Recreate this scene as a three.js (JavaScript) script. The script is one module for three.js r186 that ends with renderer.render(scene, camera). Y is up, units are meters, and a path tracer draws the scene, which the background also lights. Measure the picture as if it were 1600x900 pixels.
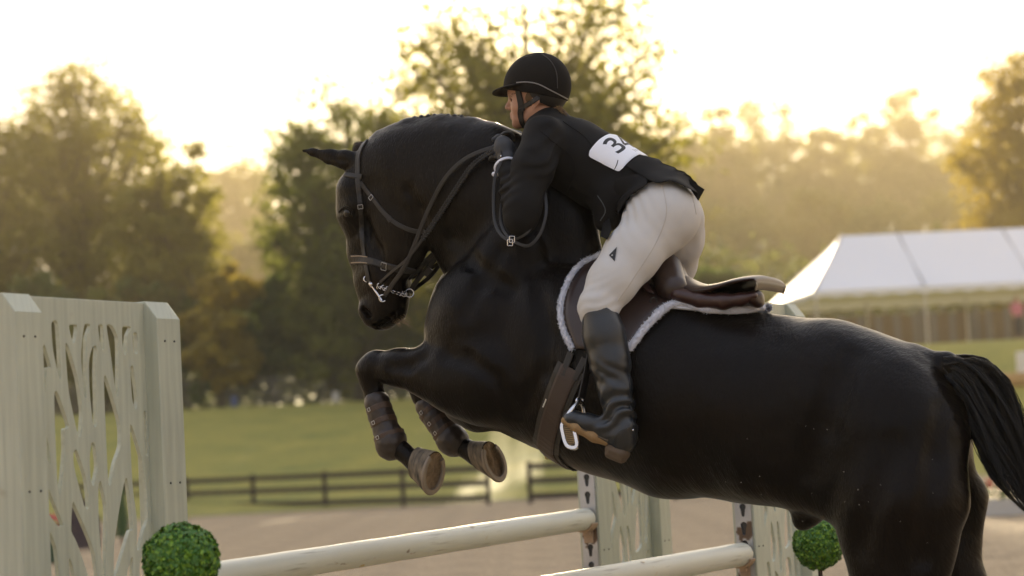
import * as THREE from 'three';
import { mergeGeometries } from 'three/addons/utils/BufferGeometryUtils.js';
import { RoundedBoxGeometry } from 'three/addons/geometries/RoundedBoxGeometry.js';
import { ImprovedNoise } from 'three/addons/math/ImprovedNoise.js';

// ---------------------------------------------------------------- camera, sky, sun, exposure
const scene = new THREE.Scene();
const F = 3500, EYE = 1.45, ROLL = -3.0, PITCH = 4.17;          // focal length in pixels of the 1600 x 900 photograph
const camera = new THREE.PerspectiveCamera(2 * Math.atan(450 / F) * 180 / Math.PI, 16 / 9, 0.1, 2000);
camera.position.set(0, EYE, 0);
camera.rotation.set(PITCH * Math.PI / 180, 0, 0);
camera.rotateZ(ROLL * Math.PI / 180);
camera.updateMatrixWorld(true);
camera.focus = 7.8;
camera.userData.fStop = 2.5;
const renderer = new THREE.WebGLRenderer({ antialias: true });
renderer.toneMapping = THREE.LinearToneMapping;
renderer.toneMappingExposure = 6.5;
renderer.shadowMap.enabled = true;

const V = (x, y, z) => new THREE.Vector3(x, y, z);
const ray = (px, py) => V((px - 800) / F, (450 - py) / F, -1).transformDirection(camera.matrixWorld);
const AXIS = ray(800, 450);
const at = (px, py, depth) => { const d = ray(px, py); return d.multiplyScalar(depth / d.dot(AXIS)).add(camera.position); };

const SUN = ray(806, 56);
{
  const W = 1024, H = 512, data = new Float32Array(W * H * 4);
  for (let r = 0; r < H; r++) for (let c = 0; c < W; c++) {
    const up = ((r + 0.5) / H - 0.5) * Math.PI, a = ((c + 0.5) / W - 0.5) * 2 * Math.PI;
    const y = Math.sin(up), x = Math.cos(a) * Math.cos(up), z = Math.sin(a) * Math.cos(up);
    const g = Math.acos(Math.min(1, Math.max(-1, x * SUN.x + y * SUN.y + z * SUN.z)));
    const t = Math.pow(Math.max(0, y), 0.6), wide = Math.exp(-g / 0.55), near = Math.exp(-g / 0.13);
    const hz = [0.072, 0.068, 0.066], zn = [0.078, 0.102, 0.148], i = (r * W + c) * 4;
    const w3 = [0.27, 0.235, 0.185], n3 = [1.3, 0.97, 0.52];
    for (let k = 0; k < 3; k++) data[i + k] = hz[k] * (1 - t) + zn[k] * t + wide * w3[k] + near * n3[k];
    data[i + 3] = 1;
  }
  const sky = new THREE.DataTexture(data, W, H, THREE.RGBAFormat, THREE.FloatType);
  sky.mapping = THREE.EquirectangularReflectionMapping;
  sky.magFilter = THREE.LinearFilter;
  sky.needsUpdate = true;
  scene.background = sky;
  scene.environment = sky;
}
const sun = new THREE.DirectionalLight(new THREE.Color().setRGB(1, 0.82, 0.56), 5);
sun.position.copy(SUN).multiplyScalar(300);
sun.castShadow = true;
sun.shadow.radius = 1.5;
sun.shadow.mapSize.set(2048, 2048);
Object.assign(sun.shadow.camera, { left: -80, right: 80, top: 60, bottom: -60, near: 1, far: 600 });
scene.add(sun, sun.target);
scene.fog = new THREE.FogExp2(new THREE.Color().setRGB(1, 0.81, 0.49), 0.00112);

// ---------------------------------------------------------------- helpers
function rng(seed) { let s = seed >>> 0; return () => { s = (s + 0x6D2B79F5) >>> 0; let t = s; t = Math.imul(t ^ (t >>> 15), t | 1); t ^= t + Math.imul(t ^ (t >>> 7), t | 61); return ((t ^ (t >>> 14)) >>> 0) / 4294967296; }; }
const PN = new ImprovedNoise();
const fbm = (x, y, z, o = 4) => { let s = 0, a = 0.5; for (let i = 0; i < o; i++) { s += a * PN.noise(x, y, z); x *= 2.03; y *= 2.03; z *= 2.03; a *= 0.5; } return s; };
const lerp = (a, b, t) => a + (b - a) * t, clamp = (x, a, b) => Math.min(b, Math.max(a, x)), sstep = (a, b, x) => { const t = clamp((x - a) / (b - a), 0, 1); return t * t * (3 - 2 * t); };
const taken = {};
const numbered = (n) => { const k = taken[n] = (taken[n] ?? -1) + 1; return k ? n + '_' + String(k).padStart(3, '0') : n; };
function thing(name, label, category, group) {
  const o = new THREE.Group(); o.name = numbered(name); o.userData = { label, category }; if (group) o.userData.group = group; scene.add(o); return o;
}
function part(parent, name, geo, mat, label) {
  const m = new THREE.Mesh(geo, mat); m.name = name; m.castShadow = m.receiveShadow = true; if (label) m.userData.label = label; parent.add(m); return m;
}
function single(name, label, category, geo, mat, group) {
  const m = new THREE.Mesh(geo, mat); m.name = numbered(name); m.castShadow = m.receiveShadow = true; m.userData = { label, category }; if (group) m.userData.group = group; scene.add(m); return m;
}
function struct(name, geo, mat, kind = 'structure', label) {
  const m = new THREE.Mesh(geo, mat); m.name = name; m.castShadow = m.receiveShadow = true; m.userData = { kind }; if (label) m.userData.label = label; scene.add(m); return m;
}
const lin = (r, g, b) => new THREE.Color().setRGB(r, g, b);
const std = (c, rough = 0.7, o = {}) => new THREE.MeshStandardMaterial({ color: c, roughness: rough, ...o });
const phy = (c, rough = 0.5, o = {}) => new THREE.MeshPhysicalMaterial({ color: c, roughness: rough, ...o });
function noiseTex(n, fn, srgb = true, rep = 1) {     // fn(u, v) -> [r, g, b] linear 0..1
  const d = new Uint8Array(n * n * 4), enc = (x) => Math.round(255 * clamp(srgb ? (x <= 0.0031308 ? 12.92 * x : 1.055 * Math.pow(x, 1 / 2.4) - 0.055) : x, 0, 1));
  for (let j = 0; j < n; j++) for (let i = 0; i < n; i++) { const c = fn(i / n, j / n), k = (j * n + i) * 4; d[k] = enc(c[0]); d[k + 1] = enc(c[1]); d[k + 2] = enc(c[2]); d[k + 3] = 255; }
  const t = new THREE.DataTexture(d, n, n); t.wrapS = t.wrapT = THREE.RepeatWrapping; t.magFilter = THREE.LinearFilter; t.minFilter = THREE.LinearMipmapLinearFilter; t.generateMipmaps = true;
  if (srgb) t.colorSpace = THREE.SRGBColorSpace; t.repeat.set(rep, rep); t.needsUpdate = true; return t;
}
// noise that tiles: blends the noise at the four wraps
const tiled = (u, v, f, z, o = 4) => { const a = (x, y) => fbm(x * f, y * f, z, o); return a(u, v) * (1 - u) * (1 - v) + a(u - 1, v) * u * (1 - v) + a(u, v - 1) * (1 - u) * v + a(u - 1, v - 1) * u * v; };
const box = (w, h, d, x = 0, y = 0, z = 0, r = 0) => (r ? new RoundedBoxGeometry(w, h, d, 2, r) : new THREE.BoxGeometry(w, h, d)).translate(x, y, z);
const prep = (g) => { const q = g.index ? g.toNonIndexed() : g; for (const k of Object.keys(q.attributes)) if (!['position', 'normal', 'uv'].includes(k)) q.deleteAttribute(k); if (!q.attributes.uv) q.setAttribute('uv', new THREE.BufferAttribute(new Float32Array(q.attributes.position.count * 2), 2)); return q; };
const merge = (list) => mergeGeometries(list.map(prep));
function tube(pts, r, seg = 24, rad = 8, closed = false) { return new THREE.TubeGeometry(new THREE.CatmullRomCurve3(pts, closed, 'centripetal'), seg, r, rad, closed); }
function quads(n) {                                   // collects free quads
  const pos = [], nor = [], uv = [], col = [];
  return { pos, add(c, a, b, nrm) { const k = [[-1, -1], [1, -1], [1, 1], [-1, -1], [1, 1], [-1, 1]]; for (const [s, t] of k) { pos.push(c.x + a.x * s + b.x * t, c.y + a.y * s + b.y * t, c.z + a.z * s + b.z * t); nor.push(nrm.x, nrm.y, nrm.z); uv.push((s + 1) / 2, (t + 1) / 2); } },
    build() { const g = new THREE.BufferGeometry(); g.setAttribute('position', new THREE.Float32BufferAttribute(pos, 3)); g.setAttribute('normal', new THREE.Float32BufferAttribute(nor, 3)); g.setAttribute('uv', new THREE.Float32BufferAttribute(uv, 2)); return g; } };
}
// ---------------------------------------------------------------- land
function landHeight(x, d) {
  const end = lerp(112, 89, sstep(2, 16, x)), top = lerp(4.3, 4.9, sstep(0, 16, x));
  return top * sstep(66, end, d) * (1 + 0.03 * PN.noise(x * 0.05, d * 0.04, 3.3)) + Math.max(0, d - end) * 0.012 + 22 * sstep(190, 440, d);
}
function sheet(x0, x1, nx, ds, hf, uvs = 1) {
  const pos = [], uv = [], idx = [];
  for (let j = 0; j < ds.length; j++) for (let i = 0; i <= nx; i++) { const x = lerp(x0, x1, i / nx); pos.push(x, hf(x, ds[j]), -ds[j]); uv.push(x * uvs, ds[j] * uvs); }
  for (let j = 0; j < ds.length - 1; j++) for (let i = 0; i < nx; i++) { const a = j * (nx + 1) + i, b = a + 1, c = a + nx + 1, e = c + 1; idx.push(a, b, c, b, e, c); }
  const g = new THREE.BufferGeometry(); g.setAttribute('position', new THREE.Float32BufferAttribute(pos, 3)); g.setAttribute('uv', new THREE.Float32BufferAttribute(uv, 2)); g.setIndex(idx); g.computeVertexNormals(); return g;
}
const steps = (a, b, n, e = 1) => Array.from({ length: n + 1 }, (_, i) => a + (b - a) * Math.pow(i / n, e));
{
  const sandMap = noiseTex(512, (u, v) => { const n = tiled(u, v, 6, 1.5, 5), m = tiled(u, v, 40, 7.1, 3), k = clamp(1 + 0.9 * n + 1.9 * m, 0.3, 1.8); return [0.37 * k, 0.275 * k, 0.165 * k]; });
  const sandBump = noiseTex(512, (u, v) => { const n = 0.5 + 0.5 * tiled(u, v, 14, 9.5, 4) + 0.4 * tiled(u, v, 60, 2.2, 2); return [n, n, n]; }, false);
  sandMap.repeat.set(0.4, 0.4); sandBump.repeat.set(0.4, 0.4);
  const sand = std(lin(1, 1, 1), 0.95, { map: sandMap, bumpMap: sandBump, bumpScale: 0.08 });
  struct('arena_ground', sheet(-120, 120, 120, steps(-30, 67.5, 130), (x, d) => 0.02 * fbm(x * 0.9, d * 0.9, 0.7, 3)), sand);
  const grassMap = noiseTex(512, (u, v) => {
    const n = tiled(u, v, 5, 4.4, 5), m = tiled(u, v, 40, 6.1, 3), k = clamp(1 + 0.7 * m + 0.35 * n, 0.3, 1.8), dry = clamp(0.5 + 1.1 * n, 0, 1);
    return [lerp(0.185, 0.31, dry) * k, lerp(0.205, 0.25, dry) * k, lerp(0.03, 0.04, dry) * k];
  });
  grassMap.repeat.set(0.11, 0.11);
  const grass = std(lin(1, 1, 1), 0.95, { map: grassMap });
  struct('grass_field', sheet(-340, 340, 130, [66.2, ...steps(67, 140, 60), ...steps(145, 900, 40)], (x, d) => landHeight(x, d) + 0.035), grass);
}
// ---------------------------------------------------------------- trees
const leafMats = [[0.15, 0.17, 0.02], [0.225, 0.21, 0.022], [0.095, 0.14, 0.026], [0.32, 0.245, 0.02]].map((c) => new THREE.MeshPhysicalMaterial({ color: lin(...c), roughness: 0.85, transmission: 0.5, thickness: 0, side: THREE.DoubleSide, specularIntensity: 0.3 }));
const barkMat = std(lin(0.075, 0.06, 0.045), 0.95);
// crown = many clumps of small leaf faces spread through an egg-shaped volume, on limbs that reach them
function tree(name, label, category, px, topPy, depth, halfPx, tone, seed, o = {}) {
  const R = rng(seed), t = thing(name, label, category, o.group);
  const base = at(px, 600, depth), x = base.x, d = -base.z, gy = landHeight(x, d) + 0.03, top = at(px, topPy, depth).y - gy, rw = halfPx / F * depth;
  t.position.set(x, gy, -d);
  const low = top * (o.low ?? 0.12), n = o.clumps ?? 46, leaves = o.leaves ?? 150, q = quads(), limbs = [], size = o.leaf ?? 0.125;
  const trunkR = clamp(top * 0.018, 0.05, 0.4), lean = [(R() - 0.5) * top * 0.05, (R() - 0.5) * top * 0.05];
  const hh = (top - low) / 2, cy = low + hh * 0.92;
  for (let i = 0; i < n; i++) {
    const cr = rw * (0.15 + 0.17 * R()), s = Math.pow(R(), 0.42), a = R() * 6.283, v = R() * 2 - 1, hz = Math.sqrt(1 - v * v) * (v > 0 ? 1 : 1.06), lump = 0.86 + 0.3 * PN.noise(Math.cos(a) * 1.7 + seed, v * 2.2, Math.sin(a) * 1.7);
    const c = V(Math.cos(a) * hz * s * (rw - cr * 0.6) * lump + lean[0] * (v + 1) / 2, cy + v * s * (v > 0 ? hh * 1.06 - cr * 0.5 : hh * 0.9) * lump, Math.sin(a) * hz * s * (rw - cr * 0.6) * lump), h = clamp((c.y - low) / (top - low), 0, 1);
    if (o.gap) { const sp = at(o.gap[0], o.gap[1], depth), dx = c.x + x - sp.x, dy = c.y + gy - sp.y - (c.z) * 0.18; if (Math.hypot(dx, dy) < o.gap[2] / F * depth && R() > 0.2) continue; }
    if (!o.bush && i % 2 === 0) limbs.push([V(lean[0] * h * 0.6, c.y * 0.62, lean[1] * h * 0.6), c, trunkR * 0.32 * (1 - 0.6 * h)]);
    for (let k = 0; k < leaves; k++) {
      const u = V(R() * 2 - 1, R() * 2 - 1, R() * 2 - 1); if (u.lengthSq() > 1) { k--; continue; }
      const out = u.clone().normalize(), p = u.multiplyScalar(cr * (0.8 + 0.45 * R())); p.y *= 0.72;
      const nr = out.add(V(R() - 0.5, R() - 0.2, R() - 0.5).multiplyScalar(1.5)).normalize(), e = V(R() - 0.5, R() - 0.5, R() - 0.5).cross(nr).normalize(), f = nr.clone().cross(e), s = size * (0.6 + 0.8 * R());
      q.add(p.add(c), e.multiplyScalar(s), f.multiplyScalar(s * 0.62), nr);
    }
  }
  part(t, 'crown', q.build(), leafMats[tone]);
  if (!o.bush) {
    const g = [new THREE.CylinderGeometry(trunkR * 0.3, trunkR, top * 0.8, 8, 4).translate(0, top * 0.4 - 0.1, 0)];
    for (const [a, b, r] of limbs) g.push(tube([a, a.clone().lerp(b, 0.5).add(V(0, -0.04 * top * 0.1, 0)), b], r, 4, 5));
    part(t, 'trunk', merge(g), barkMat);
  } else part(t, 'stems', merge([0, 1, 2].map((i) => tube([V(0, -0.1, 0), V((i - 1) * rw * 0.3, top * 0.4, 0.1 * i), V((i - 1) * rw * 0.5, top * 0.8, 0.2 * i)], 0.05, 5, 5))), barkMat);
  return t;
}
tree('broadleaf_tree', 'tall round topped tree at the far left', 'tree', 140, 5, 128, 185, 1, 11, { clumps: 300, leaves: 66 });
tree('broadleaf_tree', 'tree cut by the left edge of the picture', 'tree', -15, 105, 121, 155, 1, 12, { clumps: 200, leaves: 64 });
tree('broadleaf_tree', 'lower yellowing tree on the right flank of the far left tree', 'tree', 270, 165, 119, 115, 1, 13, { clumps: 210, leaves: 62 });
tree('broadleaf_tree', 'pale hazy tree in the gap left of the horse ear', 'tree', 388, 200, 430, 110, 1, 14, { clumps: 160, leaves: 62, leaf: 0.36, low: 0.02 });
tree('broadleaf_tree', 'dark green tree behind the horse ear and poll', 'tree', 562, 70, 116, 180, 0, 15, { clumps: 300, leaves: 66, low: 0.03 });
tree('broadleaf_tree', 'largest tree in front of the sun behind the helmet', 'tree', 850, -165, 110, 310, 1, 16, { clumps: 620, leaves: 66, low: 0.03, gap: [806, 56, 70] });
tree('broadleaf_tree', 'tree leaning into the right edge of the picture', 'tree', 1622, 0, 122, 140, 3, 17, { clumps: 230, leaves: 66, low: 0.04 });
const far = [[1062, 190, 205, 70], [1140, 172, 222, 62], [1216, 160, 236, 66], [1300, 186, 228, 58], [1372, 192, 240, 56], [1446, 146, 226, 64], [1516, 178, 238, 60], [985, 200, 215, 60]];
const farSay = ['hazy golden tree just right of the jacket tails', 'hazy golden tree second right of the jacket tails', 'hazy golden tree with the tallest top above the near tent peak', 'hazy golden tree low in the row above the tent ridge', 'hazy golden tree in the dip before the taller far one', 'tallest hazy tree in the row near the right edge', 'hazy tree half behind the tree at the right edge', 'hazy tree low behind the rider back'];
far.forEach(([px, top, dep, hw], i) => tree('hazy_tree', farSay[i], 'tree', px, top - 45, dep * 1.95, hw * 1.4, i % 2, 30 + i, { clumps: 170, leaves: 62, leaf: 0.36, low: 0.0, group: 'hazy row of trees behind the tent' }));
const low = [[-30, 420, 114, 90, 0, 'bush above the left jump wing at the picture edge'], [70, 400, 116, 85, 2, 'bush above the left jump wing, under the tall tree'], [165, 430, 113, 80, 0, 'yellowish bush above the middle of the left wing'], [255, 395, 117, 80, 2, 'bush above the right post of the left wing'], [345, 375, 114, 78, 3, 'yellow tinged bush right of the left wing'], [430, 395, 118, 80, 2, 'dark bush below the pale gap in the trees'], [520, 390, 115, 78, 0, 'bush left of the horse forehead'], [610, 400, 118, 85, 2, 'bush behind the horse muzzle'], [700, 380, 116, 85, 2, 'bush behind the horse throat'], [1130, 395, 122, 75, 2, 'dark bush just right of the breeches'], [1060, 380, 124, 75, 0, 'bush behind the rider seat'], [950, 330, 120, 90, 2, 'bush hidden mostly behind the rider jacket'], [312, 585, 108, 16, 2, 'small clipped dark shrub on the hill crest beside the left wing']];
low.forEach(([px, top, dep, hw, tone, label], i) => tree('bush', label, 'bush', px, top, dep, hw, tone, 60 + i, { bush: true, clumps: hw < 30 ? 14 : 70, leaves: hw < 30 ? 90 : 75, low: 0.02, pow: 0.55, leaf: 0.16, group: 'bushes along the hill crest' }));

const fill = [[1095, 285, 300, 75, 'lower hazy tree between the jacket tails and the tent'], [1190, 300, 310, 70, 'lower hazy tree above the left end of the tent'], [1285, 275, 305, 75, 'lower hazy tree behind the tent peak'], [1385, 290, 315, 75, 'lower hazy tree above the middle of the tent roof'], [1480, 270, 305, 75, 'lower hazy tree above the right part of the tent roof'], [1010, 290, 300, 70, 'lower hazy tree hidden mostly by the rider back'], [340, 300, 290, 75, 'lower hazy tree in the left gap'], [430, 315, 295, 70, 'lower hazy tree just left of the dark green tree']];
fill.forEach(([px, top, dep, hw, label], i) => tree('hazy_tree', label, 'tree', px, top, dep, hw * 1.25, (i + 1) % 2, 130 + i, { clumps: 150, leaves: 60, leaf: 0.27, low: 0.0, group: 'hazy row of trees behind the tent' }));
// ---------------------------------------------------------------- the jump
const paintMap = noiseTex(512, (u, v) => {
  const g = 0.5 + tiled(u, v, 3, 2.7, 4), streak = fbm(u * 60, v * 3, 4.1, 3), spot = clamp(tiled(u, v, 11, 8.8, 4) * 3 - 0.7, 0, 1) * 0.7, k = 1 + 0.26 * streak + 0.14 * (g - 0.5);
  return [lerp(0.455, 0.26, spot) * k, lerp(0.475, 0.19, spot) * k, lerp(0.375, 0.10, spot) * k];
});
const paintBump = noiseTex(256, (u, v) => { const n = 0.5 + 0.5 * fbm(u * 50, v * 3, 1.1, 3); return [n, n, n]; }, false);
const paint = std(lin(1, 1, 1), 0.55, { map: paintMap, bumpMap: paintBump, bumpScale: 0.002 });
const poleMap = noiseTex(512, (u, v) => {          // cream paint with scuffs and chips of older colours
  const n = tiled(u, v, 8, 3.1, 5), s = fbm(u * 60, v * 9, 2.2, 3), scuff = clamp(s * 2.2 + n * 1.2 - 0.45, 0, 0.75), k = 1 + 0.12 * n, chip = tiled(u, v, 22, 5.5, 3);
  let c = [lerp(0.60, 0.27, scuff) * k, lerp(0.60, 0.24, scuff) * k, lerp(0.50, 0.17, scuff) * k];
  if (chip > 0.27) { const q = clamp((chip - 0.27) * 14, 0, 0.85), e = n > -0.02 ? [0.48, 0.33, 0.06] : n > -0.14 ? [0.2, 0.15, 0.1] : [0.45, 0.2, 0.1]; c = c.map((v, i) => lerp(v, e[i], q)); }
  return c;
});
const poleMat = std(lin(1, 1, 1), 0.42, { map: poleMap });
const zinc = std(lin(0.55, 0.56, 0.58), 0.42, { metalness: 0.75, map: noiseTex(128, (u, v) => { const n = tiled(u, v, 9, 1.9, 4); const k = n > 0.17 ? 0.25 : 0.85 + 0.4 * n; return [k, k * (n > 0.17 ? 0.7 : 1), k * (n > 0.17 ? 0.5 : 1)]; }) });
const rust = std(lin(0.42, 0.30, 0.2), 0.7);
const darkMetal = std(lin(0.03, 0.03, 0.03), 0.6);

const E1 = at(915, 811, 9.72), L1 = at(277, 910, 7.0);
const pdir = V(L1.x - E1.x, 0, L1.z - E1.z).normalize();           // along the rails, towards the near left stand
const pn = V(0, 1, 0).cross(pdir).normalize(); if (pn.x < 0) pn.negate();   // the side the horse takes off from
const E2 = at(1160, 866, 9.3);
const WING_W = 0.80, WING_T = 1.97;
// cut-outs of the carved panel, metres from the near post and from the ground
const carved = [
  '22 45 58 46 50 75 40 70', '100 45 120 45 123 190 117 190 102 120', '160 48 185 48 180 80 172 100 165 80', '212 46 232 46 216 90 208 245 202 240 198 130', '262 45 277 46 277 110 270 110 264 80',
  '293 45 312 45 328 75 329 120 322 240 315 235 302 120', '350 46 378 46 365 70 356 125 350 120 347 80', '390 62 402 65 400 120 388 118 386 80', '20 105 30 115 47 215 35 215 20 170', '62 140 72 105 90 165 78 170 67 240 61 200',
  '145 105 155 110 180 195 191 290 182 360 172 345 150 230', '224 150 238 108 251 108 244 180 241 325 230 325 223 240', '275 205 287 203 322 320 322 390 300 440 283 500 276 480', '373 165 383 165 392 260 385 285 375 255',
  '23 240 35 255 72 380 76 435 55 400 26 310', '101 240 112 240 143 330 128 340 126 400 116 470 105 520 100 480 99 330', '159 405 170 402 196 480 201 560 187 555 160 450', '214 420 222 380 233 390 237 450 222 500 214 480',
  '240 510 248 490 263 560 259 650 251 760 243 740 237 600', '36 445 48 455 105 590 109 606 90 602 50 540', '150 545 160 560 211 680 223 800 205 790 160 660 142 620', '50 620 70 625 86 670 91 770 75 782 50 745',
  '330 505 340 485 346 510 355 630 342 640 300 740 285 762 289 680 305 600', '365 330 400 430 412 520 411 610 396 640 380 690 371 690 374 600 364 500', '415 300 423 300 425 415 417 415', '429 545 437 548 436 620 428 615',
  '340 730 351 715 349 760 346 930 300 960 292 930 312 820', '128 700 138 720 149 800 136 830 117 870 104 930 92 960 84 940 104 840 127 780', '178 845 188 860 204 930 196 990 172 1000 165 930', '232 850 246 860 258 960 250 1040 236 1040 228 950', '380 730 412 700 420 720 408 800 396 900 384 930 372 900', '52 860 66 850 74 900 60 990 46 1000',
  '20 1060 60 1010 78 1040 70 1140 40 1220 24 1200', '110 1020 140 1000 150 1080 138 1180 118 1200', '190 1040 226 1080 240 1180 220 1230 196 1160', '290 1010 330 1000 340 1060 322 1160 296 1180', '372 990 402 960 410 1040 400 1150 378 1180'];
function wingGeos() {
  const mid = -0.02, sh = new THREE.Shape(), a0 = 0.07, a1 = WING_W - 0.07, X = (cx) => 0.085 + (cx + 4) / 444 * (WING_W - 0.19), Y = (cy) => WING_T - 0.03 - cy * 0.00105;
  sh.moveTo(a0, 0.16); sh.lineTo(a1, 0.16); sh.lineTo(a1, WING_T); sh.lineTo(a0, WING_T); sh.closePath();
  for (const s of carved) {
    const v = s.split(' ').map(Number), pts = []; for (let i = 0; i < v.length; i += 2) pts.push(V(clamp(X(v[i]), a0 + 0.052, a1 - 0.052), Y(v[i + 1]), 0));
    const c = new THREE.CatmullRomCurve3(pts, true, 'catmullrom', 0.32), n = pts.length * 5, h = new THREE.Path();
    const mx = pts.reduce((a, q) => a + q.x, 0) / pts.length; for (let i = 0; i < n; i++) { const p = c.getPoint(i / n); p.x = mx + (p.x - mx) * 1.06; const x = clamp(p.x, a0 + 0.051, a1 - 0.051); i ? h.lineTo(x, p.y) : h.moveTo(x, p.y); }
    h.closePath(); sh.holes.push(h);
  }
  const panel = new THREE.ExtrudeGeometry(sh, { depth: 0.010, bevelEnabled: true, bevelThickness: 0.002, bevelSize: 0.002, bevelOffset: -0.002, bevelSegments: 2 }).translate(0, 0, -0.012);
  const ps = new THREE.Shape(); ps.moveTo(-0.045, 0.0); ps.lineTo(0.05, 0.0); ps.lineTo(0.05, WING_T - 0.052); ps.lineTo(0.006, WING_T + 0.004); ps.lineTo(-0.045, WING_T + 0.004); ps.closePath();
  const post = new THREE.ExtrudeGeometry(ps, { depth: 0.114, bevelEnabled: true, bevelThickness: 0.004, bevelSize: 0.003, bevelOffset: -0.003, bevelSegments: 2 }).rotateY(-Math.PI / 2).translate(0.118, 0, 0);
  { const q = post.attributes.position, u = post.attributes.uv; for (let i = 0; i < q.count; i++) u.setXY(i, q.getX(i) + q.getZ(i), q.getY(i)); }
  return { panel, post };
}
const WG = wingGeos();
const keyhole = (() => {      // galvanised strip with keyhole slots
  const s = new THREE.Shape(); s.moveTo(-0.036, 0.25); s.lineTo(0.036, 0.25); s.lineTo(0.036, 1.8); s.lineTo(-0.036, 1.8); s.closePath();
  for (let y = 0.3; y < 1.76; y += 0.076) { const h = new THREE.Path(); h.absarc(0, y + 0.034, 0.014, -0.25 * Math.PI, 1.25 * Math.PI, false); h.lineTo(-0.007, y); h.absarc(0, y, 0.007, Math.PI, 2 * Math.PI, false); h.closePath(); s.holes.push(h); }
  return new THREE.ExtrudeGeometry(s, { depth: 0.004, bevelEnabled: false });
})();
const footGeo = box(0.1, 0.09, 0.7, 0, 0.045, 0, 0.01);
// origin: foot of the post that carries the rail; local +x runs outward along the wing, local +z is the side of pn
function wing(label, foot, outward, tall = 1) {
  const t = thing('jump_wing', label, 'jump wing');
  t.position.set(foot.x, 0, foot.z);
  const X = outward.clone().setY(0).normalize(), M = new THREE.Matrix4().makeBasis(X, V(0, 1, 0), X.clone().cross(V(0, 1, 0))); t.quaternion.setFromRotationMatrix(M);
  const zs = t.localToWorld(V(0, 0, 1)).sub(t.position).dot(pn) > 0 ? 1 : -1;
  const g = (geo0) => { const geo = tall === 1 ? geo0 : geo0.clone().scale(1, tall, 1); return zs > 0 ? geo : geo.clone().applyMatrix4(new THREE.Matrix4().makeRotationY(Math.PI)).translate(WING_W, 0, 0); };
  part(t, 'carved_panel', g(WG.panel), paint);
  part(t, 'post', g(WG.post), paint); part(t, 'post', g(WG.post.clone().translate(WING_W - 0.12, 0, 0)), paint);
  for (const x of [0.06, WING_W - 0.06]) part(t, 'foot', g(footGeo.clone().translate(x, 0, 0)), paint);
  part(t, 'bottom_rail', g(box(WING_W - 0.24, 0.08, 0.03, WING_W / 2, 0.13, -0.02)), paint);
  part(t, 'keyhole_track', keyhole.clone().rotateY(-Math.PI / 2).translate(-0.002, 0, 0.004), zinc, 'galvanised keyhole strip');
  part(t, 'track_backing', box(0.0012, 1.53, 0.06, -0.0012, 1.02, 0.004), darkMetal);
  for (const yy of [1.86, 1.42, 0.98, 0.5]) for (const xx of [0.035, 0.085, WING_W - 0.085, WING_W - 0.035]) part(t, 'screw', g(new THREE.CylinderGeometry(0.0035, 0.0035, 0.004, 8).rotateX(Math.PI / 2).translate(xx, yy - 0.012, 0.0505)), darkMetal);
  return t;
}
const poleFoot = (e, s) => e.clone().addScaledVector(pdir, s);
const wl = wing('nearest pale green carved wing filling the left foreground', L1, pdir);
const w1 = wing('carved wing behind the girth carrying the higher rear rail', poleFoot(E1, -0.03), pdir.clone().negate(), 1.036);
const w2 = wing('carved wing under the horse belly carrying the front rail', poleFoot(E2, -0.03), pdir.clone().negate(), 1.036);
function rail(name, label, from, to, r) {
  const len = from.distanceTo(to), pts = [[0, 0], [r * 0.82, 0], [r * 0.95, 0.006], [r, 0.02], ...Array.from({ length: 21 }, (_, i) => [r * (1 + 0.012 * Math.sin(i * 2.1)), 0.02 + (len - 0.04) * i / 20]), [r * 0.95, len - 0.006], [r * 0.82, len], [0, len]].map(([x, y]) => new THREE.Vector2(x, y));
  const g = new THREE.LatheGeometry(pts, 40), uv = g.attributes.uv; for (let i = 0; i < uv.count; i++) uv.setXY(i, uv.getX(i) * 0.35, uv.getY(i) * len * 0.6);
  const m = single(name, label, 'rail', g, poleMat); m.position.copy(from); m.quaternion.setFromUnitVectors(V(0, 1, 0), to.clone().sub(from).normalize()); return m;
}
const railH = (p, h) => V(p.x, h, p.z);
const H2 = E2.y;
rail('jump_rail', 'higher scuffed cream rail running to the left wing', railH(poleFoot(E1, -0.012), E1.y), railH(poleFoot(L1, -0.015), L1.y), 0.0475);
const L2 = poleFoot(E2, 3.05);
rail('jump_rail', 'lower front cream rail leaving the bottom edge', railH(poleFoot(E2, -0.012), H2), railH(L2, H2), 0.0485);
{ // plank hung under the front rail
  const len = 3.02, m = single('jump_plank', 'flat pale plank under the front rail', 'plank', box(len, 0.2, 0.028, 0, 0, 0, 0.004), paint);
  const c = poleFoot(E2, 0.02 + len / 2); m.position.set(c.x, H2 - 0.19, c.z); m.quaternion.setFromUnitVectors(V(1, 0, 0), pdir);
}
function cup(label, e, h, dir) {
  const t = thing('jump_cup', label, 'jump cup'); t.position.set(e.x, h, e.z); t.quaternion.setFromUnitVectors(V(1, 0, 0), dir);
  const s = new THREE.Shape(), r1 = 0.05, r2 = 0.056; s.absarc(0, 0, r2, Math.PI * 1.12, Math.PI * 1.88, false); s.absarc(0, 0, r1, Math.PI * 1.88, Math.PI * 1.12, true); s.closePath();
  part(t, 'cradle', new THREE.ExtrudeGeometry(s, { depth: 0.055, bevelEnabled: true, bevelThickness: 0.001, bevelSize: 0.001, bevelSegments: 1, curveSegments: 20 }).rotateY(Math.PI / 2).translate(0.004, 0, 0), rust);
  part(t, 'bracket', box(0.012, 0.06, 0.045, -0.006, -0.075, 0, 0.003), rust); part(t, 'pin', box(0.03, 0.02, 0.03, 0.012, -0.064, 0, 0.004), rust);
}
cup('rusty cup holding the far end of the rear rail', poleFoot(E1, -0.018), E1.y, pdir);
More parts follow.
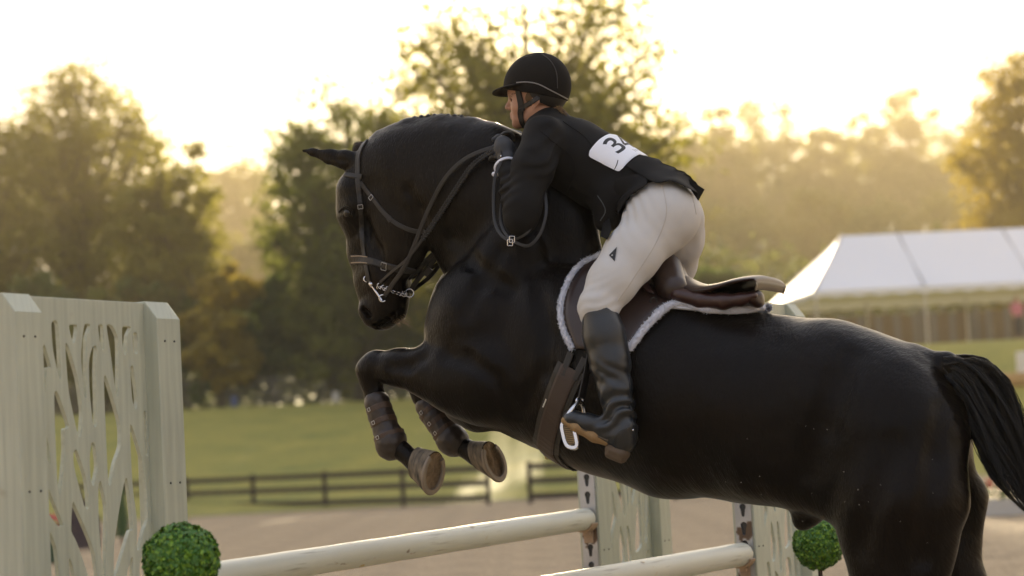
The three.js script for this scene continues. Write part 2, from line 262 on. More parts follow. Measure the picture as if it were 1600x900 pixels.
cup('rusty cup holding the far end of the front rail', poleFoot(E2, -0.018), H2, pdir);
cup('cup holding the rear rail at the left wing', poleFoot(L1, -0.012), L1.y, pdir.clone().negate());
{ const t = thing('schooling_stand', 'low plain stand below the picture edge carrying the front rail', 'jump stand'); t.position.set(L2.x, 0, L2.z); t.quaternion.setFromUnitVectors(V(1, 0, 0), pdir);
  part(t, 'post', box(0.1, H2 - 0.06, 0.1, 0.05, (H2 - 0.06) / 2 + 0.0, 0, 0.006), paint); part(t, 'shelf', box(0.18, 0.012, 0.1, -0.04, H2 - 0.0545, 0, 0.003), rust); part(t, 'foot', box(0.6, 0.08, 0.1, 0.05, 0.04, 0.0, 0.01), paint); part(t, 'foot', box(0.1, 0.076, 0.6, 0.05, 0.042, 0.0, 0.01), paint); }
// topiary balls
const boxLeaf = [[0.06, 0.19, 0.012], [0.21, 0.39, 0.02]].map((c) => new THREE.MeshPhysicalMaterial({ color: lin(...c), roughness: 0.5, transmission: 0.25, thickness: 0, side: THREE.DoubleSide }));
function topiary(label, px, py, depth, rad, seed) {
  const R = rng(seed), c = at(px, py, depth), t = thing('topiary_ball', label, 'topiary', 'clipped box balls beside the jump'); t.position.set(c.x, 0, c.z);
  const qs = [quads(), quads()];
  for (let i = 0; i < 9500; i++) {
    const n = V(R() * 2 - 1, R() * 2 - 1, R() * 2 - 1); if (n.lengthSq() > 1 || n.lengthSq() < 0.01) { i--; continue; } n.normalize();
    const bump = 1 + 0.11 * PN.noise(n.x * 4, n.y * 4, n.z * 4 + seed) + 0.06 * PN.noise(n.x * 11, n.y * 11, n.z * 11), rr = rad * bump * (0.86 + 0.14 * Math.pow(R(), 0.5)), nr = n.clone().add(V(R() - 0.5, R() - 0.5, R() - 0.5).multiplyScalar(1.3)).normalize(), e = V(R() - 0.5, R() - 0.5, R() - 0.5).cross(nr).normalize(), f = nr.clone().cross(e), s = 0.0058 * (0.6 + 0.6 * R());
    qs[R() < 0.3 ? 1 : 0].add(n.multiplyScalar(rr).add(V(0, c.y, 0)), e.multiplyScalar(s), f.multiplyScalar(s * 0.7), nr);
  }
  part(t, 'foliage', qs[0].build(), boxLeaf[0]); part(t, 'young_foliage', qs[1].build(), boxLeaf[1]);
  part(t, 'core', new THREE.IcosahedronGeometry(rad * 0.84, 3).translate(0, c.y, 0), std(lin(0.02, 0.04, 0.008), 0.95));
  part(t, 'stem', new THREE.CylinderGeometry(0.009, 0.012, c.y - rad * 0.6 - 0.3, 10).translate(0, (c.y - rad * 0.6 + 0.3) / 2, 0), barkMat);
  const pot = new THREE.LatheGeometry([[0, 0.001], [0.1, 0.001], [0.14, 0.3], [0.155, 0.3], [0.155, 0.34], [0.13, 0.34], [0.125, 0.3], [0, 0.3]].map(([x, y]) => new THREE.Vector2(x, y)), 28);
  part(t, 'pot', pot, std(lin(0.06, 0.06, 0.06), 0.6));
}
topiary('near clipped box ball in front of the left wing', 283, 877, 6.35, 0.107, 5);
topiary('clipped box ball half hidden behind the hind leg', 1279, 850, 9.15, 0.103, 6);
// ---------------------------------------------------------------- fences, tent and other things round the ring
const groundAt = (px, py, h = 0) => { const d = ray(px, py), t = (h - EYE) / d.y; return camera.position.clone().addScaledVector(d, t); };
const landAt = (px, depth) => { const p = at(px, 600, depth); return V(p.x, landHeight(p.x, -p.z) + 0.03, p.z); };
const fenceWood = std(lin(1, 1, 1), 0.85, { map: noiseTex(128, (u, v) => { const n = fbm(u * 6, v * 50, 3, 3), k = 1 + 0.5 * n; return [0.04 * k, 0.029 * k, 0.024 * k]; }) });
const greyWood = std(lin(0.12, 0.115, 0.115), 0.9), barnWood = std(lin(0.10, 0.062, 0.036), 0.9);
function boardFence(label, posts, h, rails, mat, opt = {}) {
  const t = thing(opt.name ?? 'board_fence', label, 'fence', opt.group), o = posts[0]; t.position.copy(o);
  const pw = opt.post ?? 0.13, pg = box(pw, h + 0.35, pw, 0, h / 2 - 0.12, 0, 0.008);
  posts.forEach((p) => { const m = part(t, 'post', pg, mat); m.position.copy(p).sub(o); });
  for (let i = 0; i + 1 < posts.length; i++) {
    const a = posts[i].clone().sub(o), b = posts[i + 1].clone().sub(o), d = b.clone().sub(a), L = d.length(), dir = d.clone().normalize(), g = box(L - 0.01, opt.board ?? 0.16, 0.03), side = V(0, 1, 0).cross(dir).normalize(); if (side.z < 0) side.negate();
    for (const r of rails) { const m = part(t, 'board', g, mat); m.position.copy(a).lerp(b, 0.5).add(V(0, r, 0)).addScaledVector(side, pw / 2 + 0.016); m.quaternion.setFromUnitVectors(V(1, 0, 0), dir); }
  }
}
{
  const A = groundAt(397, 798), B = groundAt(764, 788.5), dir = B.clone().sub(A).setY(0), sp = [-3, -2, -1, 0, 1, 2, 3].map((k) => A.clone().addScaledVector(dir, k / 3));
  boardFence('dark brown three board fence ending below the far hoof', sp, 1.1, [0.2, 0.62, 1.02], fenceWood);
  const C = groundAt(829, 786.5), D = groundAt(1180, 776), d2 = D.clone().sub(C).setY(0);
  boardFence('dark brown three board fence starting behind the girth', [0, 1, 2, 3].map((k) => C.clone().addScaledVector(d2, k / 3)), 1.1, [0.2, 0.62, 1.02], fenceWood);
  boardFence('grey weathered fence along the hill crest', Array.from({ length: 11 }, (_, i) => landAt(-40 + i * 78, 113 + 0.3 * i)), 1.5, [0.3, 0.6, 0.9, 1.2, 1.45], greyWood, { name: 'paddock_fence', board: 0.12 });
  const wall = thing('plank_wall', 'long brown plank wall seen under the tent', 'wall'); const w0 = landAt(1235, 113); wall.position.copy(w0);
  for (let i = 0; i < 46; i++) { const p = landAt(1235 + i * 9.6, 113 + i * 0.04).sub(w0), hh = 2.15 + 0.08 * Math.sin(i * 3.7); part(wall, 'plank', box(0.275, hh, 0.04, 0, hh / 2, 0), i % 3 ? barnWood : greyWood).position.copy(p); if (i % 9 === 4) part(wall, 'post', box(0.16, 2.4, 0.16, 0, 1.2, 0.12), greyWood).position.copy(p); }
}
{ // frame tent
  const vinyl = new THREE.MeshPhysicalMaterial({ color: lin(0.74, 0.76, 0.80), roughness: 0.7, transmission: 0.03, thickness: 0, side: THREE.DoubleSide }), alu = std(lin(0.5, 0.5, 0.5), 0.4, { metalness: 0.8 }), strapM = std(lin(0.35, 0.36, 0.38), 0.7);
  const e = at(1272, 455, 92), gy = landHeight(e.x, -e.z), t = thing('frame_tent', 'long white frame tent behind the horse croup', 'tent'); t.position.set(e.x, gy + 0.03, e.z); t.rotation.y = 0.09;
  const H = e.y - gy - 0.03, R = at(1340, 366, 97).y - gy - 0.03, Wd = 10, bay = 4.65, n = 4, hip = 2.5, sag = (s, q) => -0.12 * Math.sin(Math.PI * s) * Math.sin(Math.PI * q);
  const panel = (a, b, c, d, s) => { const N = 8, pos = [], idx = [], uv = []; for (let i = 0; i <= N; i++) for (let j = 0; j <= N; j++) { const u = i / N, v = j / N, p = a.clone().lerp(b, u).lerp(c.clone().lerp(d, u), v); pos.push(p.x, p.y + sag(u, v) * s, p.z); uv.push(u, v); } for (let i = 0; i < N; i++) for (let j = 0; j < N; j++) { const k = i * (N + 1) + j; idx.push(k, k + N + 1, k + 1, k + 1, k + N + 1, k + N + 2); } const g = new THREE.BufferGeometry(); g.setAttribute('position', new THREE.Float32BufferAttribute(pos, 3)); g.setAttribute('uv', new THREE.Float32BufferAttribute(uv, 2)); g.setIndex(idx); g.computeVertexNormals(); return g; };
  const rx = (k) => k === 0 ? hip : k === n ? n * bay - hip : k * bay + 0.35, val = (a, b) => { const N = 20, pos = [], idx = []; for (let i = 0; i <= N; i++) { const p = a.clone().lerp(b, i / N), lo = 0.26 + 0.05 * Math.cos(i / N * Math.PI * 2 * 5); pos.push(p.x, p.y, p.z, p.x, p.y - lo, p.z); } for (let i = 0; i < N; i++) { const k = i * 2; idx.push(k, k + 1, k + 2, k + 2, k + 1, k + 3); } const g = new THREE.BufferGeometry(); g.setAttribute('position', new THREE.Float32BufferAttribute(pos, 3)); g.setIndex(idx); g.computeVertexNormals(); return g; };
  const pole = new THREE.CylinderGeometry(0.05, 0.05, H, 10).translate(0, H / 2, 0);
  for (let k = 0; k < n; k++) {
    part(t, 'roof_panel', panel(V(k * bay, H, 0), V((k + 1) * bay, H, 0), V(rx(k), R, -Wd / 2), V(rx(k + 1), R, -Wd / 2), 1), vinyl); part(t, 'roof_panel', panel(V(k * bay, H, -Wd), V((k + 1) * bay, H, -Wd), V(rx(k), R, -Wd / 2), V(rx(k + 1), R, -Wd / 2), 1), vinyl);
    part(t, 'valance', val(V(k * bay, H, 0.02), V((k + 1) * bay, H, 0.02)), vinyl); part(t, 'valance', val(V(k * bay, H, -Wd - 0.02), V((k + 1) * bay, H, -Wd - 0.02)), vinyl);
  }
  for (let k = 0; k <= n; k++) { for (const z of [-0.06, -Wd + 0.06]) part(t, 'pole', pole, alu).position.set(k * bay + (k ? 0 : 0.06), 0, z); part(t, 'roof_seam', tube([V(k * bay, H + 0.04, 0), V(lerp(k * bay, rx(k), 0.5), (H + R) / 2 - 0.04, -Wd / 4), V(rx(k), R + 0.03, -Wd / 2)], 0.05, 10, 6), strapM); }
  part(t, 'hip_panel', panel(V(0, H, 0), V(0, H, -Wd), V(hip, R, -Wd / 2), V(hip, R, -Wd / 2 - 0.01), 0.6), vinyl); part(t, 'hip_panel', panel(V(n * bay, H, 0), V(n * bay, H, -Wd), V(rx(n), R, -Wd / 2), V(rx(n), R, -Wd / 2 - 0.01), 0.6), vinyl); part(t, 'valance', val(V(-0.02, H, 0), V(-0.02, H, -Wd)), vinyl);
}
// far wood behind the trees
{
  const R = rng(303), q = quads();
  for (let i = 0; i < 46000; i++) { const x = (R() - 0.5) * 190, d = 117 + R() * 50, hgt = lerp(2.6, 8.5, sstep(120, 150, d)) + 3 * PN.noise(x * 0.12, d * 0.1, 1) + 2.2 * PN.noise(x * 0.5, d * 0.4, 2), y = landHeight(x, d) + hgt * Math.pow(R(), 0.7), nr = V(R() - 0.5, R() - 0.1, R() - 0.5).normalize(), e = V(R() - 0.5, R() - 0.5, R() - 0.5).cross(nr).normalize(), f = nr.clone().cross(e), s = 0.26 * (0.6 + 0.8 * R()); q.add(V(x, y, -d), e.multiplyScalar(s), f.multiplyScalar(s * 0.62), nr); }
  struct('distant_woodland', q.build(), new THREE.MeshPhysicalMaterial({ color: lin(0.11, 0.12, 0.03), roughness: 0.9, transmission: 0.4, thickness: 0, side: THREE.DoubleSide }), 'stuff', 'dense far undergrowth behind the trees');
}
// flowers, barrels and a plum jump wing seen past the near wing
function flowers(name, label, category, pos, w, d, h, colors, n, seed, boxC) {
  const R = rng(seed), t = thing(name, label, category); t.position.copy(pos);
  part(t, 'planter', box(w, h * 0.45, d, 0, h * 0.225, 0, 0.02), std(lin(...boxC), 0.7));
  const lq = quads(); for (let i = 0; i < n * 8; i++) { const nr = V(R() - 0.5, R(), R() - 0.5).normalize(), e = V(R() - 0.5, R() - 0.5, R() - 0.5).cross(nr).normalize(), f = nr.clone().cross(e); lq.add(V((R() - 0.5) * w * 1.1, h * (0.45 + 0.45 * R()), (R() - 0.5) * d * 1.2), e.multiplyScalar(0.035), f.multiplyScalar(0.02), nr); } part(t, 'leaves', lq.build(), boxLeafM);
  colors.forEach((c, k) => { const fq = []; for (let i = 0; i < n; i++) { const x = (R() - 0.5) * w, y = h * (0.75 + 0.3 * R()), z = (R() - 0.5) * d * 1.1; for (let j = 0; j < 5; j++) { const a = j * 1.2566 + R(), g = new THREE.SphereGeometry(0.03, 6, 4); g.scale(1, 0.45, 0.7); g.rotateZ(0.5); g.rotateY(a); g.translate(x + 0.028 * Math.cos(a), y, z - 0.028 * Math.sin(a)); fq.push(g); } } part(t, 'blooms', merge(fq), std(lin(...c), 0.7)); });
}
const boxLeafM = new THREE.MeshPhysicalMaterial({ color: lin(0.06, 0.13, 0.02), roughness: 0.6, transmission: 0.3, thickness: 0, side: THREE.DoubleSide });
{ const p = groundAt(1572, 806); flowers('flower_box', 'red flowers in a planter behind the horse tail', 'planter', p, 0.8, 0.3, 0.62, [[0.55, 0.012, 0.012], [0.7, 0.62, 0.4]], 34, 8, [0.5, 0.5, 0.48]); }
{ const p = groundAt(82, 880); flowers('flower_box', 'pink flowers in a green planter seen through the left wing', 'planter', p, 0.5, 0.3, 0.75, [[0.6, 0.03, 0.13]], 26, 9, [0.02, 0.06, 0.03]); }
{ // plum wing: boarded, stepped top
  const p = groundAt(132, 862), t = thing('boarded_wing', 'dark plum boarded jump wing seen through the carved panel', 'jump wing'), plum = std(lin(0.045, 0.030, 0.042), 0.7); t.position.copy(p); t.rotation.y = 0.35;
  for (let i = 0; i < 5; i++) { const h = 1.25 - i * 0.16; part(t, 'board', box(0.1, h, 0.03, -0.16 + i * 0.104, h / 2 + 0.05, 0, 0.004), plum); } part(t, 'rail', box(0.56, 0.09, 0.03, 0.05, 0.35, -0.031), plum); part(t, 'post', box(0.1, 1.5, 0.1, -0.27, 0.75, 0, 0.01), plum); part(t, 'foot', box(0.09, 0.08, 0.6, -0.27, 0.04, 0.0), plum); part(t, 'cup_knob', new THREE.SphereGeometry(0.04, 12, 8).translate(-0.2, 0.92, 0.05), std(lin(0.5, 0.42, 0.36), 0.6));
  const q2 = groundAt(192, 850), s = thing('conical_shrub', 'slim dark conical shrub seen through the left wing', 'shrub'), R = rng(44), q = quads(); s.position.copy(q2);
  for (let i = 0; i < 2600; i++) { const h = R(), r = 0.2 * (1 - h * 0.85) * Math.sqrt(R()), a = R() * 6.283, nr = V(Math.cos(a), 0.5, Math.sin(a)).add(V(R() - 0.5, R() - 0.5, R() - 0.5)).normalize(), e = V(R() - 0.5, R() - 0.5, R() - 0.5).cross(nr).normalize(), f = nr.clone().cross(e); q.add(V(Math.cos(a) * r, 0.15 + h * 1.15, Math.sin(a) * r), e.multiplyScalar(0.022), f.multiplyScalar(0.012), nr); }
  part(s, 'foliage', q.build(), boxLeafM); part(s, 'stem', new THREE.CylinderGeometry(0.02, 0.03, 1.1, 8).translate(0, 0.55, 0), barkMat);
}
function barrel(label, p, c, s = 1) { const t = thing('barrel', label, 'barrel'); t.position.copy(p); part(t, 'drum', new THREE.LatheGeometry([[0, 0.01], [0.27, 0.01], [0.285, 0.03], [0.285, 0.3], [0.3, 0.31], [0.285, 0.33], [0.285, 0.58], [0.3, 0.6], [0.285, 0.62], [0.285, 0.86], [0.27, 0.88], [0.25, 0.87], [0, 0.865]].map(([x, y]) => new THREE.Vector2(x * s, y * s)), 24), std(lin(...c), 0.5)); part(t, 'bung', new THREE.CylinderGeometry(0.04 * s, 0.04 * s, 0.02 * s, 12).translate(0.15 * s, 0.875 * s, 0), std(lin(0.1, 0.1, 0.1), 0.6)); }

barrel('blue drum by the grey fence on the crest', landAt(365, 110.5), [0.05, 0.09, 0.25], 0.6); barrel('pale drum by the grey fence left of the horse knee', landAt(524, 110.5), [0.5, 0.5, 0.5], 0.6); barrel('white drum at the right edge behind the tail', groundAt(1606, 668, 0.0).setLength(1).multiplyScalar(0).add(landAt(1606, 79)), [0.75, 0.74, 0.7], 1.2);
{ const pos = [], a = landAt(1480, 79), b = landAt(1720, 79), g = new THREE.CapsuleGeometry(0.5, a.distanceTo(b), 6, 16).rotateZ(Math.PI / 2); g.scale(1, 0.75, 1.3); const p = g.attributes.position; for (let i = 0; i < p.count; i++) p.setY(i, p.getY(i) + 0.12 * PN.noise(p.getX(i) * 1.3, 0, p.getZ(i) * 2)); g.computeVertexNormals(); const m = struct('earth_bank', g, std(lin(0.36, 0.22, 0.085), 0.95)); m.position.copy(a).lerp(b, 0.5); m.quaternion.setFromUnitVectors(V(1, 0, 0), b.clone().sub(a).normalize()); }
// ---------------------------------------------------------------- modelling with distance fields
// The horse and rider share one frame: local x = forward, y = up, z = away from the photographer; w below is -z (towards him).
const YAW = 24 * Math.PI / 180, HORSE = V(-0.04, 0, -7.8), TURN = Math.PI - YAW;
const toWorld = new THREE.Matrix4().makeRotationY(TURN).setPosition(HORSE), toLocal = toWorld.clone().invert();
const eyeL = camera.position.clone().applyMatrix4(toLocal);
const rayL = (px, py) => ray(px, py).transformDirection(toLocal);
function P(px, py, w = 0) { const d = rayL(px, py), t = (-w - eyeL.z) / d.z; return eyeL.clone().addScaledVector(d, t); }
const mpp = (p) => p.clone().applyMatrix4(toWorld).sub(camera.position).dot(AXIS) / F;       // metres per photograph pixel at p
// cones: [x y z r k] to [x y z r k]; k squeezes the section sideways
function cone(a, b, blend) { const h = Math.hypot(b[0] - a[0], b[1] - a[1], b[2] - a[2]) / 2 + Math.max(a[3] * Math.max(1, a[4]), b[3] * Math.max(1, b[4])) + blend + 0.05; return { a, b, blend, m: [(a[0] + b[0]) / 2, (a[1] + b[1]) / 2, (a[2] + b[2]) / 2], h2: h * h, ab: [b[0] - a[0], b[1] - a[1], b[2] - a[2]] }; }
function coneDist(c, x, y, z) {
  const { a, b, ab } = c, k0 = a[4], k1 = b[4];
  const px = x - a[0], py = y - a[1], pz = z - a[2], l2 = ab[0] * ab[0] + ab[1] * ab[1] + ab[2] * ab[2];
  let t = l2 > 1e-9 ? (px * ab[0] + py * ab[1] + pz * ab[2]) / l2 : 0;
  const l = Math.sqrt(l2); if (l > 1e-5) { const qx = px - ab[0] * t, qy = py - ab[1] * t, qz = pz - ab[2] * t; t += Math.sqrt(qx * qx + qy * qy + qz * qz) * (b[3] - a[3]) / l2 * 0.9; }
  t = t < 0 ? 0 : t > 1 ? 1 : t;
  const k = k0 + (k1 - k0) * t, ex = px - ab[0] * t, ey = py - ab[1] * t, ez = (pz - ab[2] * t) / k;
  return Math.sqrt(ex * ex + ey * ey + ez * ez) - (a[3] + (b[3] - a[3]) * t);
}
class Field {
  constructor(blend = 0.03) { this.c = []; this.blend = blend; this.after = null; this.cut = []; }
  // nodes in photograph pixels [px, py, rpx, w, k]
  chain(nodes, blend = this.blend) { const m = nodes.map(([px, py, r, w = 0, k = 1]) => { const p = P(px, py, w); return [p.x, p.y, p.z, r * mpp(p), k]; }); return this.chainM(m, blend); }
  chainM(m, blend = this.blend) { m = m.map((n) => n.length < 5 ? [...n, 1] : n); if (m.length === 1) this.c.push(cone(m[0], m[0], blend)); for (let i = 0; i + 1 < m.length; i++) this.c.push(cone(m[i], m[i + 1], blend)); return this; }
  carve(nodes, blend = 0.01) { const m = nodes.map(([px, py, r, w = 0, k = 1]) => { const p = P(px, py, w); return [p.x, p.y, p.z, r * mpp(p), k]; }); for (let i = 0; i + 1 < m.length || i === 0; i++) this.cut.push(cone(m[i], m[Math.min(i + 1, m.length - 1)], blend)); return this; }
  d(x, y, z, list = this.c) {
    let d = 1e3;
    for (const c of list) { const e = coneDist(c, x, y, z), k = c.blend; if (d > 100) d = e; else { const h = k - Math.abs(d - e); d = Math.min(d, e) - (h > 0 ? h * h / (4 * k) : 0); } }
    if (d < 0.06 && d > -0.2) for (const c of this.cut) { const mx = x - c.m[0], my = y - c.m[1], mz = z - c.m[2]; if (mx * mx + my * my + mz * mz > c.h2) continue; const e = -coneDist(c, x, y, z), k = c.blend, h = k - Math.abs(d - e); d = Math.max(d, e) + (h > 0 ? h * h / (4 * k) : 0); }
    return this.after ? this.after(x, y, z, d) : d;
  }
  grad(p, e = 0.002) { return V(this.d(p.x + e, p.y, p.z) - this.d(p.x - e, p.y, p.z), this.d(p.x, p.y + e, p.z) - this.d(p.x, p.y - e, p.z), this.d(p.x, p.y, p.z + e) - this.d(p.x, p.y, p.z - e)).normalize(); }
  // where the line of sight through a photograph pixel first meets the surface
  hit(px, py, t0 = 4) { const d = rayL(px, py); let t = t0, p; for (let i = 0; i < 400; i++) { p = eyeL.clone().addScaledVector(d, t); const e = this.d(p.x, p.y, p.z); if (e < 0.0004) return p; t += Math.max(e * 0.6, 0.0003); if (t > 13) return null; } return p; }
  snap(p, off = 0) { const q = p.clone(); for (let i = 0; i < 12; i++) { const e = this.d(q.x, q.y, q.z) - off; if (Math.abs(e) < 2e-4) break; q.addScaledVector(this.grad(q), -e * 0.8); } return q; }
  mesh(cell, opt = {}) {
    const lo = [1e9, 1e9, 1e9], hi = [-1e9, -1e9, -1e9], list = this.c;
    for (const c of list) for (const n of [c.a, c.b]) for (let k = 0; k < 3; k++) { const r = n[3] * (k === 2 ? Math.max(1, n[4]) : 1) + 0.03 + (opt.off ?? 0); lo[k] = Math.min(lo[k], n[k] - r); hi[k] = Math.max(hi[k], n[k] + r); }
    if (opt.lo) for (let k = 0; k < 3; k++) { lo[k] = Math.max(lo[k], opt.lo[k]); hi[k] = Math.min(hi[k], opt.hi[k]); }
    return netMesh((x, y, z, l) => this.d(x, y, z, l) - (opt.off ?? 0), lo, hi, cell, list);
  }
}
// surface nets over a sparse grid
function netMesh(f, lo, hi, cell, prims) {
  const B = 8, n = [0, 1, 2].map((k) => Math.ceil((hi[k] - lo[k]) / cell / B) * B), NX = n[0] + 1, NY = n[1] + 1, NZ = n[2] + 1, val = new Float32Array(NX * NY * NZ).fill(1), half = cell * B / 2, rad = half * 1.733;
  const I = (i, j, k) => (k * NY + j) * NX + i, live = [];
  for (let bk = 0; bk < n[2]; bk += B) for (let bj = 0; bj < n[1]; bj += B) for (let bi = 0; bi < n[0]; bi += B) {
    const cx = lo[0] + bi * cell + half, cy = lo[1] + bj * cell + half, cz = lo[2] + bk * cell + half, d = f(cx, cy, cz);
    if (Math.abs(d) > rad * 2.6 + 0.02) { if (d < 0) for (let k = bk; k <= bk + B; k++) for (let j = bj; j <= bj + B; j++) for (let i = bi; i <= bi + B; i++) { const q = I(i, j, k); if (val[q] === 1) val[q] = -1; } continue; }
    const near = prims ? prims.filter((c) => coneDist(c, cx, cy, cz) < d + rad * 3 + 0.07) : undefined;
    live.push([bi, bj, bk, near]);
  }
  for (const [bi, bj, bk, near] of live) for (let k = bk; k <= bk + B; k++) for (let j = bj; j <= bj + B; j++) for (let i = bi; i <= bi + B; i++) val[I(i, j, k)] = f(lo[0] + i * cell, lo[1] + j * cell, lo[2] + k * cell, near);
  const id = new Map(), pos = [], idx = [], own = []; let cur;
  const vert = (i, j, k) => {
    const key = I(i, j, k); let v = id.get(key); if (v !== undefined) return v;
    let sx = 0, sy = 0, sz = 0, c = 0;
    const ed = (i0, j0, k0, i1, j1, k1) => { const a = val[I(i0, j0, k0)], b = val[I(i1, j1, k1)]; if ((a < 0) !== (b < 0)) { const t = a / (a - b); sx += i0 + (i1 - i0) * t; sy += j0 + (j1 - j0) * t; sz += k0 + (k1 - k0) * t; c++; } };
    for (let a = 0; a < 2; a++) for (let b = 0; b < 2; b++) { ed(i, j + a, k + b, i + 1, j + a, k + b); ed(i + a, j, k + b, i + a, j + 1, k + b); ed(i + a, j + b, k, i + a, j + b, k + 1); }
    c = c || 1; v = pos.length / 3; pos.push(lo[0] + sx / c * cell, lo[1] + sy / c * cell, lo[2] + sz / c * cell); id.set(key, v); own.push(cur); return v;
  };
  const seen = new Set();
  const quad = (a, b, c, d, flip) => flip ? idx.push(a, c, b, a, d, c) : idx.push(a, b, c, a, c, d);
  for (const [bi, bj, bk, near] of live) { cur = near; for (let k = bk; k < bk + B; k++) for (let j = bj; j < bj + B; j++) for (let i = bi; i < bi + B; i++) {
    const v0 = val[I(i, j, k)] < 0;
    if (j && k && v0 !== (val[I(i + 1, j, k)] < 0)) quad(vert(i, j - 1, k - 1), vert(i, j, k - 1), vert(i, j, k), vert(i, j - 1, k), !v0);
    if (i && k && v0 !== (val[I(i, j + 1, k)] < 0)) quad(vert(i - 1, j, k - 1), vert(i - 1, j, k), vert(i, j, k), vert(i, j, k - 1), !v0);
    if (i && j && v0 !== (val[I(i, j, k + 1)] < 0)) quad(vert(i - 1, j - 1, k), vert(i, j - 1, k), vert(i, j, k), vert(i - 1, j, k), !v0);
  } }
  const nor = new Float32Array(pos.length), e = cell * 0.35, uv = new Float32Array(pos.length / 3 * 2);
  for (let v = 0; v < pos.length / 3; v++) {
    let x = pos[v * 3], y = pos[v * 3 + 1], z = pos[v * 3 + 2], gx, gy, gz; const L = own[v];
    for (let it = 0; it < 2; it++) { gx = f(x + e, y, z, L) - f(x - e, y, z, L); gy = f(x, y + e, z, L) - f(x, y - e, z, L); gz = f(x, y, z + e, L) - f(x, y, z - e, L); const l = Math.hypot(gx, gy, gz) || 1, g = l / (2 * e); gx /= l; gy /= l; gz /= l; if (it === 0) { const s = clamp(f(x, y, z, L) / Math.max(g, 0.3), -cell * 0.5, cell * 0.5); x -= gx * s; y -= gy * s; z -= gz * s; } }
    pos[v * 3] = x; pos[v * 3 + 1] = y; pos[v * 3 + 2] = z; nor.set([gx, gy, gz], v * 3); uv.set([x + 0.3 * z, y + 0.6 * z], v * 2);
  }
  const g = new THREE.BufferGeometry(); g.setAttribute('position', new THREE.Float32BufferAttribute(pos, 3)); g.setAttribute('normal', new THREE.BufferAttribute(nor, 3)); g.setAttribute('uv', new THREE.BufferAttribute(uv, 2)); g.setIndex(idx); return g;
}
const inFrame = (o) => { o.position.copy(HORSE); o.rotation.y = TURN; return o; };
// ---------------------------------------------------------------- straps, shells, rings
const RL = V(1, 0, 0).transformDirection(camera.matrixWorld).transformDirection(toLocal), UL = V(0, 1, 0).transformDirection(camera.matrixWorld).transformDirection(toLocal), TL = V(0, 0, 1).transformDirection(camera.matrixWorld).transformDirection(toLocal);
const smooth = (pts, n = 2) => { for (let k = 0; k < n; k++) pts = pts.map((p, i) => i && i < pts.length - 1 ? p.clone().multiplyScalar(0.5).addScaledVector(pts[i - 1], 0.25).addScaledVector(pts[i + 1], 0.25) : p); return pts; };
function resample(pts, n, closed = false) { return new THREE.CatmullRomCurve3(pts, closed, 'centripetal').getSpacedPoints(n - 1); }
// flat strap swept along pts; nor gives the outward side at each point; width may vary
function strap(pts, nor, width, thick, closed = false) {
  const n = pts.length, pos = [], idx = [], uv = [], wf = typeof width === 'function' ? width : () => width, prof = [[-0.5, -0.5], [-0.5, 0.2], [-0.38, 0.5], [0.38, 0.5], [0.5, 0.2], [0.5, -0.5]], m = prof.length; let len = 0;
  for (let i = 0; i < n; i++) {
    const a = pts[closed ? (i - 1 + n) % n : Math.max(0, i - 1)], b = pts[closed ? (i + 1) % n : Math.min(n - 1, i + 1)], t = b.clone().sub(a).normalize(), N = nor[i].clone().addScaledVector(t, -nor[i].dot(t)).normalize(), B = t.clone().cross(N), w = wf(i / (n - 1));
    if (i) len += pts[i].distanceTo(pts[i - 1]);
    for (const [u, v] of prof) { const p = pts[i].clone().addScaledVector(B, u * w).addScaledVector(N, v * thick); pos.push(p.x, p.y, p.z); uv.push(len, u * w); }
  }
  for (let i = 0; i < (closed ? n : n - 1); i++) for (let k = 0; k < m; k++) { const k2 = (k + 1) % m, i2 = (i + 1) % n; idx.push(i * m + k, i2 * m + k, i * m + k2, i * m + k2, i2 * m + k, i2 * m + k2); }
  if (!closed) for (const [o, f] of [[0, 1], [(n - 1) * m, 0]]) for (let k = 1; k < m - 1; k++) f ? idx.push(o, o + k, o + k + 1) : idx.push(o, o + k + 1, o + k);
  let g = new THREE.BufferGeometry(); g.setAttribute('position', new THREE.Float32BufferAttribute(pos, 3)); g.setAttribute('uv', new THREE.Float32BufferAttribute(uv, 2)); g.setIndex(idx); g = g.toNonIndexed(); g.computeVertexNormals(); return g;
}
function onField(field, path, n, off) {      // path in photograph pixels, laid on the surface
  const c = resample(path.map(([x, y]) => V(x, y, 0)), n), pts = []; for (const q of c) { const h = field.hit(q.x, q.y); if (h) pts.push(h); }
  const sm = smooth(pts, 2).map((p) => field.snap(p, off)); return { pts: sm, nor: sm.map((p) => field.grad(p, 0.006)) };
}
const mirrorZ = (p) => V(p.x, p.y, -p.z);
function around({ pts, nor }) { return { pts: [...pts, ...pts.map(mirrorZ).reverse()], nor: [...nor, ...nor.map(mirrorZ).reverse()] }; }
const strapOn = (field, path, n, w, t, off = 0.002, both = false) => { let s = onField(field, path, n, off + t / 2); if (both) s = around(s); return strap(s.pts, s.nor, w, t); };
